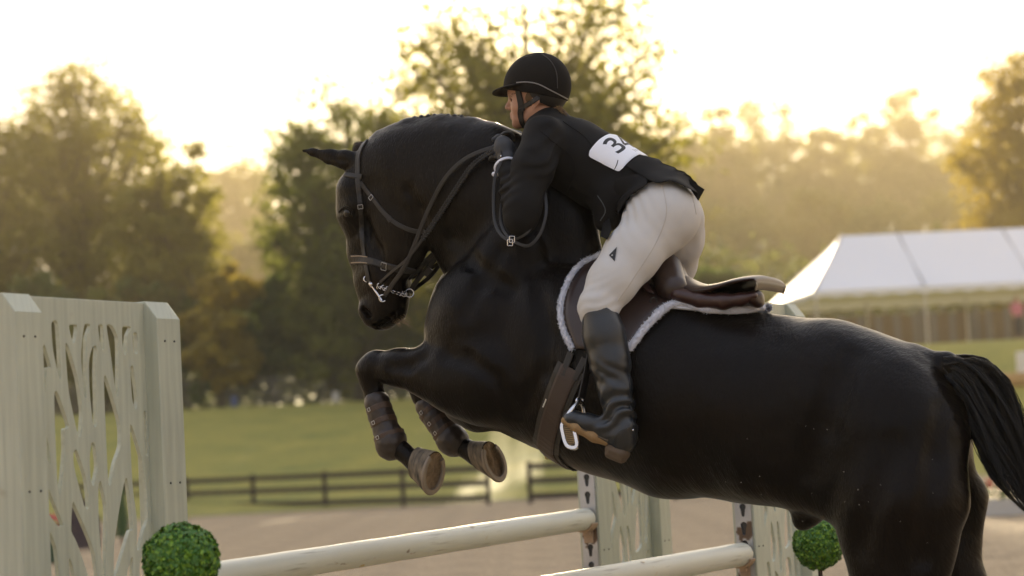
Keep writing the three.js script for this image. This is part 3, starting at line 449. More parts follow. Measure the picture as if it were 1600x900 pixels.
// closed sheet from a grid of points; extruded by thick along the normals
function shell(grid, nor, thick, uvf) {
  const r = grid.length, c = grid[0].length, pos = [], uv = [], idx = [];
  for (let s = 0; s < 2; s++) for (let i = 0; i < r; i++) for (let j = 0; j < c; j++) { const p = grid[i][j].clone().addScaledVector(nor[i][j], s ? thick : 0); pos.push(p.x, p.y, p.z); uvf ? uv.push(...uvf(i / (r - 1), j / (c - 1))) : uv.push(p.x, p.y); }
  const A = (s, i, j) => s * r * c + i * c + j, q = (a, b, d, e) => idx.push(a, b, d, a, d, e);
  for (let i = 0; i < r - 1; i++) for (let j = 0; j < c - 1; j++) { q(A(1, i, j), A(1, i + 1, j), A(1, i + 1, j + 1), A(1, i, j + 1)); q(A(0, i, j), A(0, i, j + 1), A(0, i + 1, j + 1), A(0, i + 1, j)); }
  for (let i = 0; i < r - 1; i++) { q(A(0, i, 0), A(0, i + 1, 0), A(1, i + 1, 0), A(1, i, 0)); q(A(0, i, c - 1), A(1, i, c - 1), A(1, i + 1, c - 1), A(0, i + 1, c - 1)); }
  for (let j = 0; j < c - 1; j++) { q(A(0, 0, j), A(1, 0, j), A(1, 0, j + 1), A(0, 0, j + 1)); q(A(0, r - 1, j), A(0, r - 1, j + 1), A(1, r - 1, j + 1), A(1, r - 1, j)); }
  const g = new THREE.BufferGeometry(); g.setAttribute('position', new THREE.Float32BufferAttribute(pos, 3)); g.setAttribute('uv', new THREE.Float32BufferAttribute(uv, 2)); g.setIndex(idx); g.computeVertexNormals(); return g;
}
// sheet laid on a surface between two traced edges (pixels), rows from top to bottom
function sheetOn(field, left, right, r, c, off, thick, ripple) {
  const L = resample(left.map(([x, y]) => V(x, y, 0)), r), Q = resample(right.map(([x, y]) => V(x, y, 0)), r), grid = [], nor = [];
  for (let i = 0; i < r; i++) { const row = []; for (let j = 0; j < c; j++) { const p = L[i].clone().lerp(Q[i], j / (c - 1)); let h = field.hit(p.x, p.y); if (!h) h = row[j - 1]?.clone() ?? (grid[i - 1] ? grid[i - 1][j].clone() : P(p.x, p.y, 0.2)); row.push(h); } grid.push(row); }
  for (let i = 0; i < r; i++) { nor.push([]); for (let j = 0; j < c; j++) { const N = field.grad(grid[i][j], 0.012); nor[i].push(N); grid[i][j].addScaledVector(N, off + (ripple ? ripple(i / (r - 1), j / (c - 1)) : 0)); } }
  return shell(grid, nor, thick);
}
function mirrored(g) { const m = g.clone().applyMatrix4(new THREE.Matrix4().makeScale(1, 1, -1)); if (m.index) { const a = m.index.array; for (let i = 0; i < a.length; i += 3) [a[i], a[i + 1]] = [a[i + 1], a[i]]; } else { for (const k of Object.keys(m.attributes)) { const at = m.attributes[k], s = at.itemSize; for (let i = 0; i < at.count; i += 3) for (let c = 0; c < s; c++) { const t = at.array[i * s + c]; at.array[i * s + c] = at.array[(i + 1) * s + c]; at.array[(i + 1) * s + c] = t; } } } if (m.attributes.normal) m.computeVertexNormals(); return m; }
function ring(c, N, r, tr, sx = 1, seg = 28) { const g = new THREE.TorusGeometry(r, tr, 10, seg); g.scale(sx, 1, 1); g.applyQuaternion(new THREE.Quaternion().setFromUnitVectors(V(0, 0, 1), N.clone().normalize())); return g.translate(c.x, c.y, c.z); }
function buckle(c, N, T, w, h, tr) { const B = N.clone().cross(T).normalize(), t = T.clone().normalize(), q = (a, b) => c.clone().addScaledVector(t, a * w / 2).addScaledVector(B, b * h / 2); return tube([q(-1, -1), q(-1, 0), q(-1, 1), q(0, 1), q(1, 1), q(1, 0), q(1, -1), q(0, -1)], tr, 24, 6, true); }
function blades(list) {           // tapered three-sided hairs; list of [points, radius]
  const pos = [], idx = []; for (const [pts, r] of list) { const n = pts.length, b0 = pos.length / 3; for (let i = 0; i < n; i++) { const a = pts[Math.max(0, i - 1)], b = pts[Math.min(n - 1, i + 1)], t = b.clone().sub(a).normalize(), u = V(0.3, 0.2, 1).cross(t).normalize(), v = t.clone().cross(u), rr = r * Math.pow(1 - i / (n - 0.6), 0.6); for (let k = 0; k < 3; k++) { const an = k * 2.094, p = pts[i].clone().addScaledVector(u, Math.cos(an) * rr).addScaledVector(v, Math.sin(an) * rr); pos.push(p.x, p.y, p.z); } } for (let i = 0; i < n - 1; i++) for (let k = 0; k < 3; k++) { const k2 = (k + 1) % 3, o = b0 + i * 3; idx.push(o + k, o + 3 + k, o + k2, o + k2, o + 3 + k, o + 3 + k2); } }
  const g = new THREE.BufferGeometry(); g.setAttribute('position', new THREE.Float32BufferAttribute(pos, 3)); g.setIndex(idx); g.computeVertexNormals(); return g;
}
// ---------------------------------------------------------------- the horse
const HB = new Field(0.05);
// trunk: chest to buttocks
HB.chain([[788, 508, 108, 0, 0.74], [880, 552, 142, 0, 0.78], [960, 588, 152, 0, 0.84], [1060, 622, 151, 0, 0.87], [1180, 639, 143, 0, 0.9], [1290, 644, 136, 0, 0.92], [1385, 652, 112, 0, 1.05], [1432, 672, 84, 0, 1.2]], 0.06);
HB.chain([[1300, 574, 60, 0.0, 1.5], [1400, 612, 58, 0, 1.5]], 0.08);           // croup, broad
// shoulders, both sides
for (const w of [0.13, -0.13]) {
  HB.chain([[800, 400, 62, w * 0.75, 0.62], [745, 500, 72, w, 0.75], [735, 575, 70, w * 1.05, 0.8]], 0.05);
  HB.chain([[800, 600, 64, w, 0.8], [740, 592, 62, w * 1.1, 0.8]], 0.05);
  HB.chain([[735, 470, 58, w * 0.8, 0.8], [715, 535, 46, w * 0.95, 0.9]], 0.04);   // point of the shoulder
}
HB.chain([[735, 520, 62, 0, 1.5], [745, 600, 52, 0, 1.4], [765, 640, 26, 0, 1.4]], 0.05);   // breast
HB.chain([[860, 640, 60, 0, 1.5], [770, 628, 34, 0.02, 1.6], [745, 646, 20, 0.05, 1.0]], 0.04);
// withers and neck
HB.chain([[905, 455, 60, 0, 0.5], [850, 372, 82, 0, 0.5], [797, 328, 104, 0, 0.52], [738, 300, 108, 0, 0.52], [680, 282, 93, 0, 0.54], [630, 268, 68, 0, 0.62], [602, 266, 52, 0, 0.7]], 0.06);
HB.chain([[790, 420, 92, 0, 0.62], [748, 390, 62, 0, 0.6], [700, 330, 42, 0, 0.7], [672, 312, 30, 0, 0.8]], 0.05);   // under neck
HB.chain([[596, 216, 12, 0, 1], [640, 199, 12, 0, 1], [690, 194, 12, 0, 1], [740, 201, 13, 0, 1], [790, 228, 14, 0, 1], [832, 275, 14, 0, 1]], 0.03);  // crest
// head
HB.chain([[590, 268, 36, 0, 0.9], [566, 300, 36, 0, 1.05], [562, 335, 32, 0, 1.1], [572, 392, 28, 0, 0.8], [580, 440, 24, 0, 0.75], [584, 476, 22, 0, 0.9]], 0.035);   // skull and nose
for (const w of [0.048, -0.048]) {
  HB.chain([[612, 318, 46, w, 0.5], [628, 352, 50, w, 0.45], [624, 382, 46, w, 0.42], [608, 420, 34, w * 0.8, 0.5]], 0.03);   // cheek
  HB.chain([[556, 322, 17, w * 1.35, 0.8], [548, 334, 12, w * 1.45, 0.8]], 0.02);  // brow
  HB.chain([[566, 372, 7, w * 1.15, 0.8], [588, 404, 6, w * 1.05, 0.8]], 0.02);  // facial crest
  HB.chain([[574, 484, 15, w * 0.62, 0.8], [580, 498, 14, w * 0.6, 0.8]], 0.016);      // nostril
}
HB.chain([[600, 420, 40, 0, 0.85], [606, 452, 33, 0, 0.85], [604, 480, 28, 0, 0.95], [600, 495, 22, 0, 1.1]], 0.03);
HB.chain([[586, 488, 18, 0, 1.4], [596, 500, 16, 0, 1.5]], 0.02);
HB.chain([[616, 478, 18, 0, 1.1], [620, 488, 13, 0, 1.2]], 0.015);     // chin
for (const w of [0.048, -0.048]) { HB.carve([[569, 483, 4, w * 1.12, 1.6], [577, 492, 5, w * 1.1, 1.6]], 0.006); HB.carve([[586, 508, 2.2, w * 0.9, 4], [606, 498, 2.2, w * 0.9, 4], [620, 484, 1.6, w, 3]], 0.006); }
// ears
for (const w of [0.05, -0.05]) HB.chain([[566, 256, 15, w * 0.8, 0.7], [540, 250, 14, w, 0.55], [514, 245, 11, w, 0.45], [488, 238, 5.5, w, 0.45], [473, 235.5, 2, w, 0.5]], 0.014);
HB.carve([[538, 252, 7, 0.075, 0.6], [512, 246, 5, 0.068, 0.6], [490, 240, 2, 0.06, 0.6]], 0.005);
// fore legs
HB.chain([[760, 590, 74, 0.17, 0.72], [712, 590, 50, 0.175, 0.8], [668, 580, 36, 0.175, 0.85], [625, 574, 28, 0.17, 0.9], [590, 572, 25, 0.165, 0.95]], 0.04);
HB.chain([[588, 569, 24, 0.165, 0.95], [579, 578, 22, 0.165, 0.95], [580, 596, 17, 0.165, 0.95], [586, 618, 15, 0.165, 0.9], [600, 655, 14.5, 0.165, 0.9], [613, 688, 18, 0.165, 0.95]], 0.014);
HB.chain([[613, 690, 18, 0.165, 0.95], [630, 706, 14.5, 0.165, 1], [650, 722, 18, 0.165, 1.05]], 0.012);
HB.chain([[770, 595, 60, -0.16, 0.72], [730, 600, 40, -0.165, 0.8], [690, 600, 30, -0.165, 0.9], [660, 602, 25, -0.165, 0.95]], 0.04);
HB.chain([[662, 602, 24, -0.165, 0.95], [662, 620, 18, -0.165, 0.95], [676, 645, 15, -0.165, 0.9], [694, 668, 14.5, -0.165, 0.9], [709, 688, 18, -0.165, 0.95], [727, 700, 14.5, -0.165, 1], [745, 711, 18, -0.165, 1.05]], 0.012);
// hind legs
for (const [s, w] of [[1, 0.17], [0, -0.17]]) {
  const leg = s ? [[1385, 690, 112, w * 0.75, 0.72], [1402, 780, 100, w, 0.7], [1406, 850, 80, w, 0.72], [1404, 910, 64, w, 0.75], [1400, 965, 52, w, 0.78], [1428, 1040, 36, w, 0.8], [1468, 1110, 27, w, 0.85], [1480, 1142, 28, w, 0.8]]
    : [[1400, 690, 100, w * 0.75, 0.72], [1425, 780, 84, w, 0.7], [1456, 840, 64, w, 0.72], [1478, 895, 52, w, 0.76], [1520, 960, 38, w, 0.8], [1560, 1025, 28, w, 0.85], [1576, 1060, 28, w, 0.8]];
  const low = s ? [[1480, 1142, 27, w, 0.8], [1470, 1190, 18, w, 0.85], [1458, 1250, 16, w, 0.9], [1452, 1290, 20, w, 0.95], [1440, 1312, 16, w, 1], [1428, 1332, 19, w, 1.1]]
    : [[1576, 1060, 27, w, 0.8], [1582, 1110, 18, w, 0.85], [1584, 1170, 16, w, 0.9], [1586, 1205, 20, w, 0.95], [1578, 1228, 16, w, 1], [1568, 1248, 19, w, 1.1]];
  HB.chain(leg, 0.06); HB.chain(low, 0.02);
  if (s) HB.chain([[1492, 690, 20, w * 0.5, 1.2], [1478, 790, 26, w * 0.9, 0.9], [1462, 870, 20, w, 0.9]], 0.05);
  else HB.chain([[1484, 690, 26, w * 0.5, 1.1], [1505, 780, 34, w, 0.9], [1502, 840, 32, w, 0.9]], 0.05);
}
HB.chain([[1280, 760, 46, 0, 0.9], [1262, 796, 22, 0, 0.9], [1254, 812, 14, 0, 1]], 0.04);       // sheath
HB.chain([[1430, 566, 24, 0, 1.2], [1478, 570, 17, 0, 1], [1510, 578, 12, 0, 1]], 0.03);         // dock
HB.chain([[1200, 720, 62, 0.08, 1.4], [1300, 740, 70, 0.12, 0.9]], 0.06);                          // flank
HB.chain([[722, 636, 26, 0.06, 1.2], [744, 648, 18, 0.05, 1.3], [754, 654, 11, 0.04, 1.2]], 0.03);
const neckC = P(700, 300, 0.1);
HB.after = (x, y, z, d) => {     // muscle and skin relief
  if (d > 0.02 || d < -0.03) return d;
  const nk = Math.exp(-(((x - neckC.x) / 0.17) ** 2) - (((y - neckC.y) / 0.16) ** 2)), wr = PN.noise(x * 55 + 9 * PN.noise(x * 6, y * 6, 1), y * 16, z * 20);
  const m = PN.noise(x * 5.1, y * 5.1, z * 4 + 3) * 0.009 + PN.noise(x * 13, y * 13, z * 11) * 0.0028 + nk * wr * 0.003 + PN.noise(x * 40, y * 30, z * 30) * 0.0006;
  return d + m;
};
const coatMap = noiseTex(512, (u, v) => { const a = tiled(u, v, 3, 1.2, 4), n = fbm(u * 70, v * 16, 5, 3), k = 1 + 0.5 * n + 0.5 * a, b = clamp(0.5 + a * 1.4, 0, 1); return [lerp(0.011, 0.02, b) * k, lerp(0.0095, 0.013, b) * k, lerp(0.010, 0.009, b) * k]; });
const coatBump = noiseTex(512, (u, v) => { const n = 0.5 + 0.35 * fbm(u * 90, v * 20, 3.7, 3) + 0.3 * tiled(u, v, 10, 6.3, 3); return [n, n, n]; }, false);
coatBump.repeat.set(3, 3);
const coat = phy(lin(0.30, 0.27, 0.255), 0.32, { map: coatMap, bumpMap: coatBump, bumpScale: 0.004, specularIntensity: 0.27 });
const hairMat = phy(lin(0.008, 0.007, 0.0065), 0.3, { specularIntensity: 0.8 });
// soft grooves between the muscles of the shoulder, flank and thigh, on both sides
{ const cuts = []; for (const [path, r, up] of [[[[705, 372], [735, 408], [775, 440], [800, 452]], 0.02, 0.012], [[[782, 395], [752, 440], [728, 490]], 0.018, 0.011], [[[812, 640], [852, 580], [858, 520], [842, 455]], 0.024, 0.015], [[[700, 556], [730, 560], [775, 590], [800, 640]], 0.018, 0.011], [[[1262, 735], [1292, 670], [1312, 600], [1330, 560]], 0.05, 0.045], [[[1470, 640], [1460, 710], [1448, 790], [1440, 870]], 0.03, 0.026], [[[1345, 850], [1365, 780], [1400, 700]], 0.05, 0.046], [[[640, 300], [652, 325], [660, 345]], 0.014, 0.009], [[[575, 350], [590, 390], [600, 425]], 0.010, 0.0065], [[[660, 560], [640, 572], [612, 574]], 0.008, 0.0045]]) {
    const pts = path.map(([x, y]) => HB.hit(x, y)).filter(Boolean).map((q) => q.addScaledVector(HB.grad(q, 0.02), up)); for (const s of [1, -1]) for (let i = 0; i + 1 < pts.length; i++) cuts.push(cone([pts[i].x, pts[i].y, pts[i].z * s, r, 1], [pts[i + 1].x, pts[i + 1].y, pts[i + 1].z * s, r, 1], 0.04)); }
  HB.cut.push(...cuts); }
const horse = inFrame(thing('horse', 'black horse jumping the rails with its knees folded', 'horse'));
part(horse, 'body', HB.mesh(0.0095), coat);

// hooves: wall, shoe and dusty sole
const hornMat = std(lin(1, 1, 1), 0.75, { map: noiseTex(256, (u, v) => { const n = tiled(u, v, 7, 3.9, 4), s = fbm(u * 4, v * 40, 2, 3), d = clamp(0.5 + 1.6 * n + 0.6 * s, 0, 1); return [lerp(0.02, 0.27, d), lerp(0.017, 0.21, d), lerp(0.014, 0.14, d)]; }) });
const soleMat = std(lin(1, 1, 1), 0.95, { map: noiseTex(256, (u, v) => { const n = tiled(u, v, 9, 5.3, 5), k = 1 + 1.1 * n; return [0.27 * k, 0.19 * k, 0.11 * k]; }), bumpMap: coatBump, bumpScale: 0.004 });
const shoeMat = std(lin(0.26, 0.21, 0.155), 0.6, { metalness: 0.25 });
function hoof(c, N, coronet, up, R) {          // c: middle of the sole, N: the way the sole faces, up: towards the toe
  const h = new THREE.Group(); h.name = 'hoof'; horse.add(h);
  const a = N.clone().normalize(), u = up.clone().addScaledVector(a, -up.dot(a)).normalize(), v = a.clone().cross(u), rings = 9, seg = 32, pos = [], idx = [], uv = [];
  for (let i = 0; i <= rings; i++) { const t = i / rings, cc = c.clone().lerp(coronet, t), rr = lerp(R, R * 0.72, t) * (t > 0.9 ? 1.03 : 1); for (let k = 0; k <= seg; k++) { const an = k / seg * 6.2832, p = cc.clone().addScaledVector(u, Math.cos(an) * rr * 1.05).addScaledVector(v, Math.sin(an) * rr * 0.96).addScaledVector(a, 0.0012 * Math.sin(t * 30)); pos.push(p.x, p.y, p.z); uv.push(k / seg, t * 0.3); } }
  for (let i = 0; i < rings; i++) for (let k = 0; k < seg; k++) { const A = i * (seg + 1) + k, B = A + seg + 1; idx.push(A, A + 1, B, A + 1, B + 1, B); }
  const g = new THREE.BufferGeometry(); g.setAttribute('position', new THREE.Float32BufferAttribute(pos, 3)); g.setAttribute('uv', new THREE.Float32BufferAttribute(uv, 2)); g.setIndex(idx); g.computeVertexNormals();
  part(h, 'wall', g, hornMat);
  const M = new THREE.Matrix4().makeBasis(u, v, a).setPosition(c), so = new THREE.CircleGeometry(R * 0.97, 40, 0, 6.2832), sp = so.attributes.position;
  const sg = new THREE.PlaneGeometry(2, 2, 40, 40), q = sg.attributes.position; for (let i = 0; i < q.count; i++) { let x = q.getX(i), y = q.getY(i); const r = Math.max(Math.abs(x), Math.abs(y)), l = Math.hypot(x, y) || 1, k = r / l; x *= k * R * 1.0; y *= k * R * 0.92; const rr = Math.hypot(x / R, y / R / 0.92), frog = Math.exp(-Math.pow(y / (R * (0.16 - 0.14 * clamp(x / R, -1, 1))), 2)) * sstep(0.5, -0.2, x / R); q.setXYZ(i, x, y, -0.012 * (1 - Math.pow(rr, 6)) + frog * 0.009 + 0.0035 * fbm(x * 90, y * 90, 3.1, 3)); }
  sg.computeVertexNormals(); part(h, 'sole', sg.applyMatrix4(M), soleMat);
  const pts = []; for (let i = 0; i <= 30; i++) { const an = -2.45 + 4.9 * i / 30; pts.push(V(Math.cos(an) * R * 0.9, Math.sin(an) * R * 0.84, 0.002).applyMatrix4(M)); }
  part(h, 'shoe', strap(pts, pts.map(() => a), R * 0.27, 0.009), shoeMat);
}
const dirL = (r, u, t) => V(0, 0, 0).addScaledVector(RL, r).addScaledVector(UL, u).addScaledVector(TL, t).normalize();
hoof(P(677, 739, 0.165).addScaledVector(TL, 0.02), dirL(0.86, -0.12, 0.5), P(651, 724, 0.165), dirL(0.1, -1, 0.2), 0.073);
hoof(P(772, 721, -0.165).addScaledVector(TL, 0.02), dirL(0.8, 0.32, 0.5), P(745, 712, -0.165), dirL(0.42, -0.9, 0.1), 0.073);
{ const g = (px, py, w) => { const c = P(px, py, w); hoof(V(c.x, c.y - 0.03, c.z), V(-0.25, -1, 0), V(c.x - 0.01, c.y + 0.03, c.z), V(1, 0, 0), 0.07); }; g(1420, 1345, 0.17); g(1560, 1262, -0.17); }
// eye, tail, mane, whiskers
{
  const e = HB.hit(541, 333), N = HB.grad(e, 0.01), eye = part(horse, 'eye', new THREE.SphereGeometry(0.019, 20, 14).translate(0, 0, 0), phy(lin(0.004, 0.003, 0.002), 0.12));
  eye.position.copy(e).addScaledVector(N, -0.0145); const e2 = part(horse, 'eye', eye.geometry, eye.material); e2.position.copy(mirrorZ(eye.position));
  const lid = tube([[530, 331], [536, 325], [544, 324], [551, 331], [550, 337]].map(([x, y]) => HB.hit(x, y) ?? e).map((p) => p.clone().addScaledVector(HB.grad(p, 0.01), 0.001)), 0.0042, 14, 6); part(horse, 'eyelid', lid, coat); part(horse, 'eyelid', mirrored(lid), coat);
  const R = rng(77), up = [[1474, 560], [1500, 556], [1536, 560], [1572, 590], [1598, 650], [1618, 740], [1632, 860]], lowp = [[1474, 588], [1484, 612], [1496, 650], [1516, 698], [1544, 742], [1582, 780], [1625, 820]], hairs = [];
  const locks = Array.from({ length: 64 }, () => [R(), (R() - 0.5) * 0.085, (R() - 0.5) * 0.15, R() * 6]);
  for (let i = 0; i < 2900; i++) {
    const L = locks[i % 64], s = L[0] + (R() - 0.5) * 0.05, w0 = L[1] + (R() - 0.5) * 0.012, sp = L[2] + (R() - 0.5) * 0.02, wob = L[3] + R() * 0.5, cut = 0.72 + 0.28 * R(), pts = [], m = 9, stray = R() < 0.1 ? (R() - 0.45) * 44 : 0;
    for (let k = 0; k < m; k++) { const t = k / (m - 1) * cut * 6, a = Math.min(5, Math.floor(t)), f = t - a, A = (q) => [lerp(q[a][0], q[a + 1][0], f), lerp(q[a][1], q[a + 1][1], f)], u = A(up), l = A(lowp), ss = clamp(s + 0.1 * Math.sin(wob + t), 0, 1); pts.push(P(lerp(u[0], l[0], ss) + stray * (t / 6) ** 2, lerp(u[1], l[1], ss) + 3 * Math.sin(wob + t * 1.3) + stray * 0.5 * (t / 6) ** 2, w0 + sp * t / 6)); }
    hairs.push([resample(pts, 14), 0.0009 + 0.0012 * R()]);
  }
  part(horse, 'tail', blades(hairs), hairMat);
  const braids = [], cr = resample([[582, 219], [600, 208], [640, 190], [690, 184], [740, 190], [785, 211], [815, 236]].map(([x, y]) => P(x, y, 0)), 25);
  cr.forEach((p, i) => { const b = new THREE.IcosahedronGeometry(0.0125, 2); b.scale(0.9, 1.05, 1.1); b.translate(p.x, p.y + 0.002, p.z - 0.004); braids.push(b); const c = new THREE.IcosahedronGeometry(0.0095, 2); c.scale(0.8, 1.2, 1); c.translate(p.x, p.y - 0.012, p.z - 0.016); braids.push(c); });
  const fuzz = []; for (let i = 0; i < 900; i++) { const t = R() * 23.9, a = Math.floor(t), p = cr[a].clone().lerp(cr[a + 1], t - a), w = (R() - 0.5) * 0.03; p.z += w; p.y -= 0.006 + Math.abs(w) * 0.4; fuzz.push([[p, p.clone().add(V(-0.004 - 0.004 * R(), 0.010 + 0.007 * R(), w * 0.5)), p.clone().add(V(-0.012 - 0.008 * R(), 0.015 + 0.008 * R(), w))], 0.0009]); }
  part(horse, 'braided_mane', merge(braids), hairMat); part(horse, 'crest_fuzz', blades(fuzz), hairMat);
  const fl = []; for (let i = 0; i < 160; i++) { const a = P(572 + R() * 14, 222 + R() * 10, (R() - 0.5) * 0.06), b = P(552 + R() * 16, 224 + R() * 14, (R() - 0.5) * 0.06), c = P(548 + R() * 10, 240 + R() * 24, (R() - 0.5) * 0.07); fl.push([resample([a, b, c], 7), 0.0012]); }
  part(horse, 'forelock', blades(fl), phy(lin(0.03, 0.016, 0.009), 0.5));
  const wh = []; for (let i = 0; i < 90; i++) { const a = P(612 + R() * 20, 490 + R() * 14 - 0, (R() - 0.5) * 0.06), b = a.clone().add(V(-0.02 - 0.02 * R(), -0.012 - 0.018 * R(), (R() - 0.5) * 0.02)); wh.push([[a, a.clone().lerp(b, 0.6).add(V(0, 0.002, 0)), b], 0.00045]); }
  part(horse, 'whiskers', blades(wh), std(lin(0.25, 0.17, 0.08), 0.6));
}
// ---------------------------------------------------------------- tack
const grain = noiseTex(256, (u, v) => { const n = 0.5 + 0.6 * tiled(u, v, 40, 2.9, 3) + 0.25 * tiled(u, v, 8, 8.2, 3); return [n, n, n]; }, false); grain.repeat.set(5, 5);
const leather = (c, r = 0.42) => phy(lin(...c), r, { bumpMap: grain, bumpScale: 0.0006, clearcoat: 0.12, clearcoatRoughness: 0.4 });
const blackLeather = leather([0.009, 0.0075, 0.007], 0.5), brownLeather = leather([0.030, 0.015, 0.012], 0.36), redLeather = leather([0.042, 0.016, 0.013], 0.33), girthLeather = leather([0.034, 0.018, 0.013], 0.5), tanStitch = std(lin(0.30, 0.23, 0.16), 0.7);
const dullSteel = std(lin(0.42, 0.42, 0.42), 0.38, { metalness: 1 }), steel = std(lin(0.72, 0.72, 0.74), 0.22, { metalness: 1 }), brass = std(lin(0.62, 0.46, 0.2), 0.3, { metalness: 1 });
const fleece = std(lin(0.72, 0.74, 0.82), 0.98);
// bridle
const bridle = inFrame(thing('bridle', 'black leather bridle with padded noseband and two pairs of reins', 'bridle'));
const head = (path, n, w, t = 0.004, off = 0.0015, both = true) => strapOn(HB, path, n, w, t, off, both);
part(bridle, 'headpiece', head([[577, 440], [572, 413], [566.5, 375], [563, 323], [560, 289], [559.5, 262], [561, 240], [571, 222]], 40, (t) => 0.017 + 0.009 * sstep(0.3, 0.5, t) * sstep(0.7, 0.5, t), 0.0045), blackLeather);
part(bridle, 'browband', head([[566, 276], [552, 275], [540, 273]], 12, 0.017, 0.005), blackLeather);
part(bridle, 'throatlatch', strapOn(HB, [[563, 285], [572, 297], [582, 309], [598, 330], [616, 347], [634, 357], [651, 362], [668, 362]], 30, 0.016, 0.004, 0.0015, true), blackLeather);
const nb = part(bridle, 'noseband', head([[668, 428], [644, 423], [622, 420], [602, 415], [578, 408], [560, 406], [551, 406]], 30, (t) => 0.024 + 0.012 * sstep(0.3, 0.5, t) * sstep(0.7, 0.5, t), 0.007), blackLeather);
part(nb, 'stitched_piping', merge([head([[576, 402], [562, 400], [551, 400]], 12, 0.004, 0.003, 0.008), head([[576, 411.5], [562, 410], [551, 410]], 12, 0.004, 0.003, 0.008)]), tanStitch);
const bk = (px, py, tx, ty, w, h, nm = 'buckle') => { const c = HB.hit(px, py), N = HB.grad(c, 0.01), T = HB.hit(px + tx, py + ty).sub(c).normalize(); part(bridle, nm, buckle(c.addScaledVector(N, 0.009), N, T, w * 0.85, h * 0.85, 0.0013), dullSteel); };
bk(602, 416, 4, 1, 0.028, 0.03); bk(563, 323, 0.6, 5, 0.016, 0.02); bk(582, 309, 3, 4, 0.016, 0.02);
part(bridle, 'keeper', strapOn(HB, [[608, 340], [612, 345]], 4, 0.02, 0.004, 0.006), blackLeather); part(bridle, 'keeper', strapOn(HB, [[559, 316], [566, 316]], 4, 0.008, 0.004, 0.006), blackLeather);
{
  const wB = 0.068, b = (x, y, w = wB) => P(x, y, w), bits = [];
  bits.push(tube([b(575, 433), b(580, 443), b(585, 452), b(592, 462), b(597, 470)], 0.0048, 14, 8)); bits.push(ring(b(583, 443), TL, 0.013, 0.0028)); bits.push(ring(b(573, 436), dirL(0.2, 0.2, 1), 0.010, 0.0024)); bits.push(ring(b(598, 466), dirL(0.1, 0, 1), 0.012, 0.0028)); bits.push(ring(b(593, 449), dirL(0.3, -0.2, 1), 0.009, 0.0022)); bits.push(new THREE.SphereGeometry(0.009, 14, 10).translate(...b(580, 444, wB + 0.002)));
  for (const g of [...bits]) bits.push(mirrored(g)); bits.push(tube([b(580, 444, wB), b(588, 452, 0), b(580, 444, -wB)], 0.007, 12, 8));
  part(bridle, 'bit', merge(bits), steel);
  const ch = []; for (let i = 0; i < 13; i++) { const t = i / 12, x = lerp(593, 633, t), y = 446 + 12 * Math.pow(t, 0.8), w = lerp(0.07, 0.02, t * t) + 0.004; ch.push(ring(b(x, y, w), i % 2 ? dirL(0.3, 1, 0.4) : dirL(0.3, -0.2, 1), 0.0062, 0.0017, 1.3, 14)); ch.push(ring(b(x + 1, y + 3.5, w - 0.004), i % 2 ? dirL(0.2, -0.2, 1) : dirL(0.2, 1, 0.5), 0.0055, 0.0015, 1.3, 14)); }
  part(bridle, 'curb_chain', merge(ch), steel); part(bridle, 'ring', ring(b(640, 458, 0.01), dirL(0.2, 0.1, 1), 0.0145, 0.0026), steel);
  const free = (path, n, w, t, nrm = TL) => { const pts = resample(path.map(([x, y, q]) => P(x, y, q)), n); return strap(pts, pts.map(() => nrm), w, t); };
  const reinA = [[594, 441, 0.078], [612, 425, 0.105], [635, 406, 0.125], [660, 374, 0.135], [683, 341, 0.14], [702, 312, 0.146], [717, 289, 0.15], [739, 258, 0.15], [769, 237, 0.145], [785, 232, 0.13]];
  const reinB = [[601, 462, 0.072], [614, 443, 0.1], [631, 419, 0.122], [648, 382, 0.132], [660, 350, 0.137], [672, 322, 0.141], [696, 278, 0.15], [726, 249, 0.148], [769, 231, 0.14], [785, 230, 0.125]];
  const sideN = dirL(-0.1, 0.25, 1);
  const plait = () => { const pts = resample(reinA.map(([x, y, q]) => P(x, y, q)), 120), g = [free(reinA, 60, 0.011, 0.004, sideN)]; for (let i = 44; i < 116; i += 2) { const p = pts[i], T = pts[i + 1].clone().sub(pts[i - 1]).normalize(), B = T.clone().cross(sideN).normalize(); for (const s of [-1, 1]) { const e = new THREE.IcosahedronGeometry(0.006, 1); e.scale(1.3, 0.75, 0.75); e.applyQuaternion(new THREE.Quaternion().setFromUnitVectors(V(1, 0, 0), T.clone().addScaledVector(B, s * 0.8).normalize())); e.translate(p.x + B.x * s * 0.0045, p.y + B.y * s * 0.0045, p.z + B.z * s * 0.0045); g.push(e); } } return merge(g); };
  const gA = plait(), gB = free(reinB, 60, 0.015, 0.004, sideN);
  part(bridle, 'rein', gA, blackLeather, 'plaited rein'); part(bridle, 'rein', gB, blackLeather); part(bridle, 'rein', mirrored(gA), blackLeather); part(bridle, 'rein', mirrored(gB), blackLeather);
  part(bridle, 'rein_bight', free([[783, 252, 0.20], [774, 275, 0.235], [771, 310, 0.255], [774, 350, 0.285], [786, 370, 0.31], [806, 379, 0.325], [826, 384, 0.325], [843, 367, 0.31], [853, 335, 0.285], [852, 308, 0.25], [846, 285, 0.23]], 60, 0.0105, 0.0035), blackLeather, 'hanging loop of the reins below the glove');
  part(bridle, 'rein_bight', free([[786, 300, 0.225], [782, 345, 0.26], [793, 369, 0.30], [803, 374, 0.318], [822, 365, 0.31], [836, 345, 0.285], [843, 318, 0.25], [843, 290, 0.23]], 50, 0.0085, 0.0035), blackLeather);
  part(bridle, 'bight_buckle', merge([buckle(P(800, 374, 0.332), TL, RL, 0.016, 0.02, 0.0016), buckle(P(797, 379, 0.332), TL, RL, 0.016, 0.02, 0.0016)]), steel);
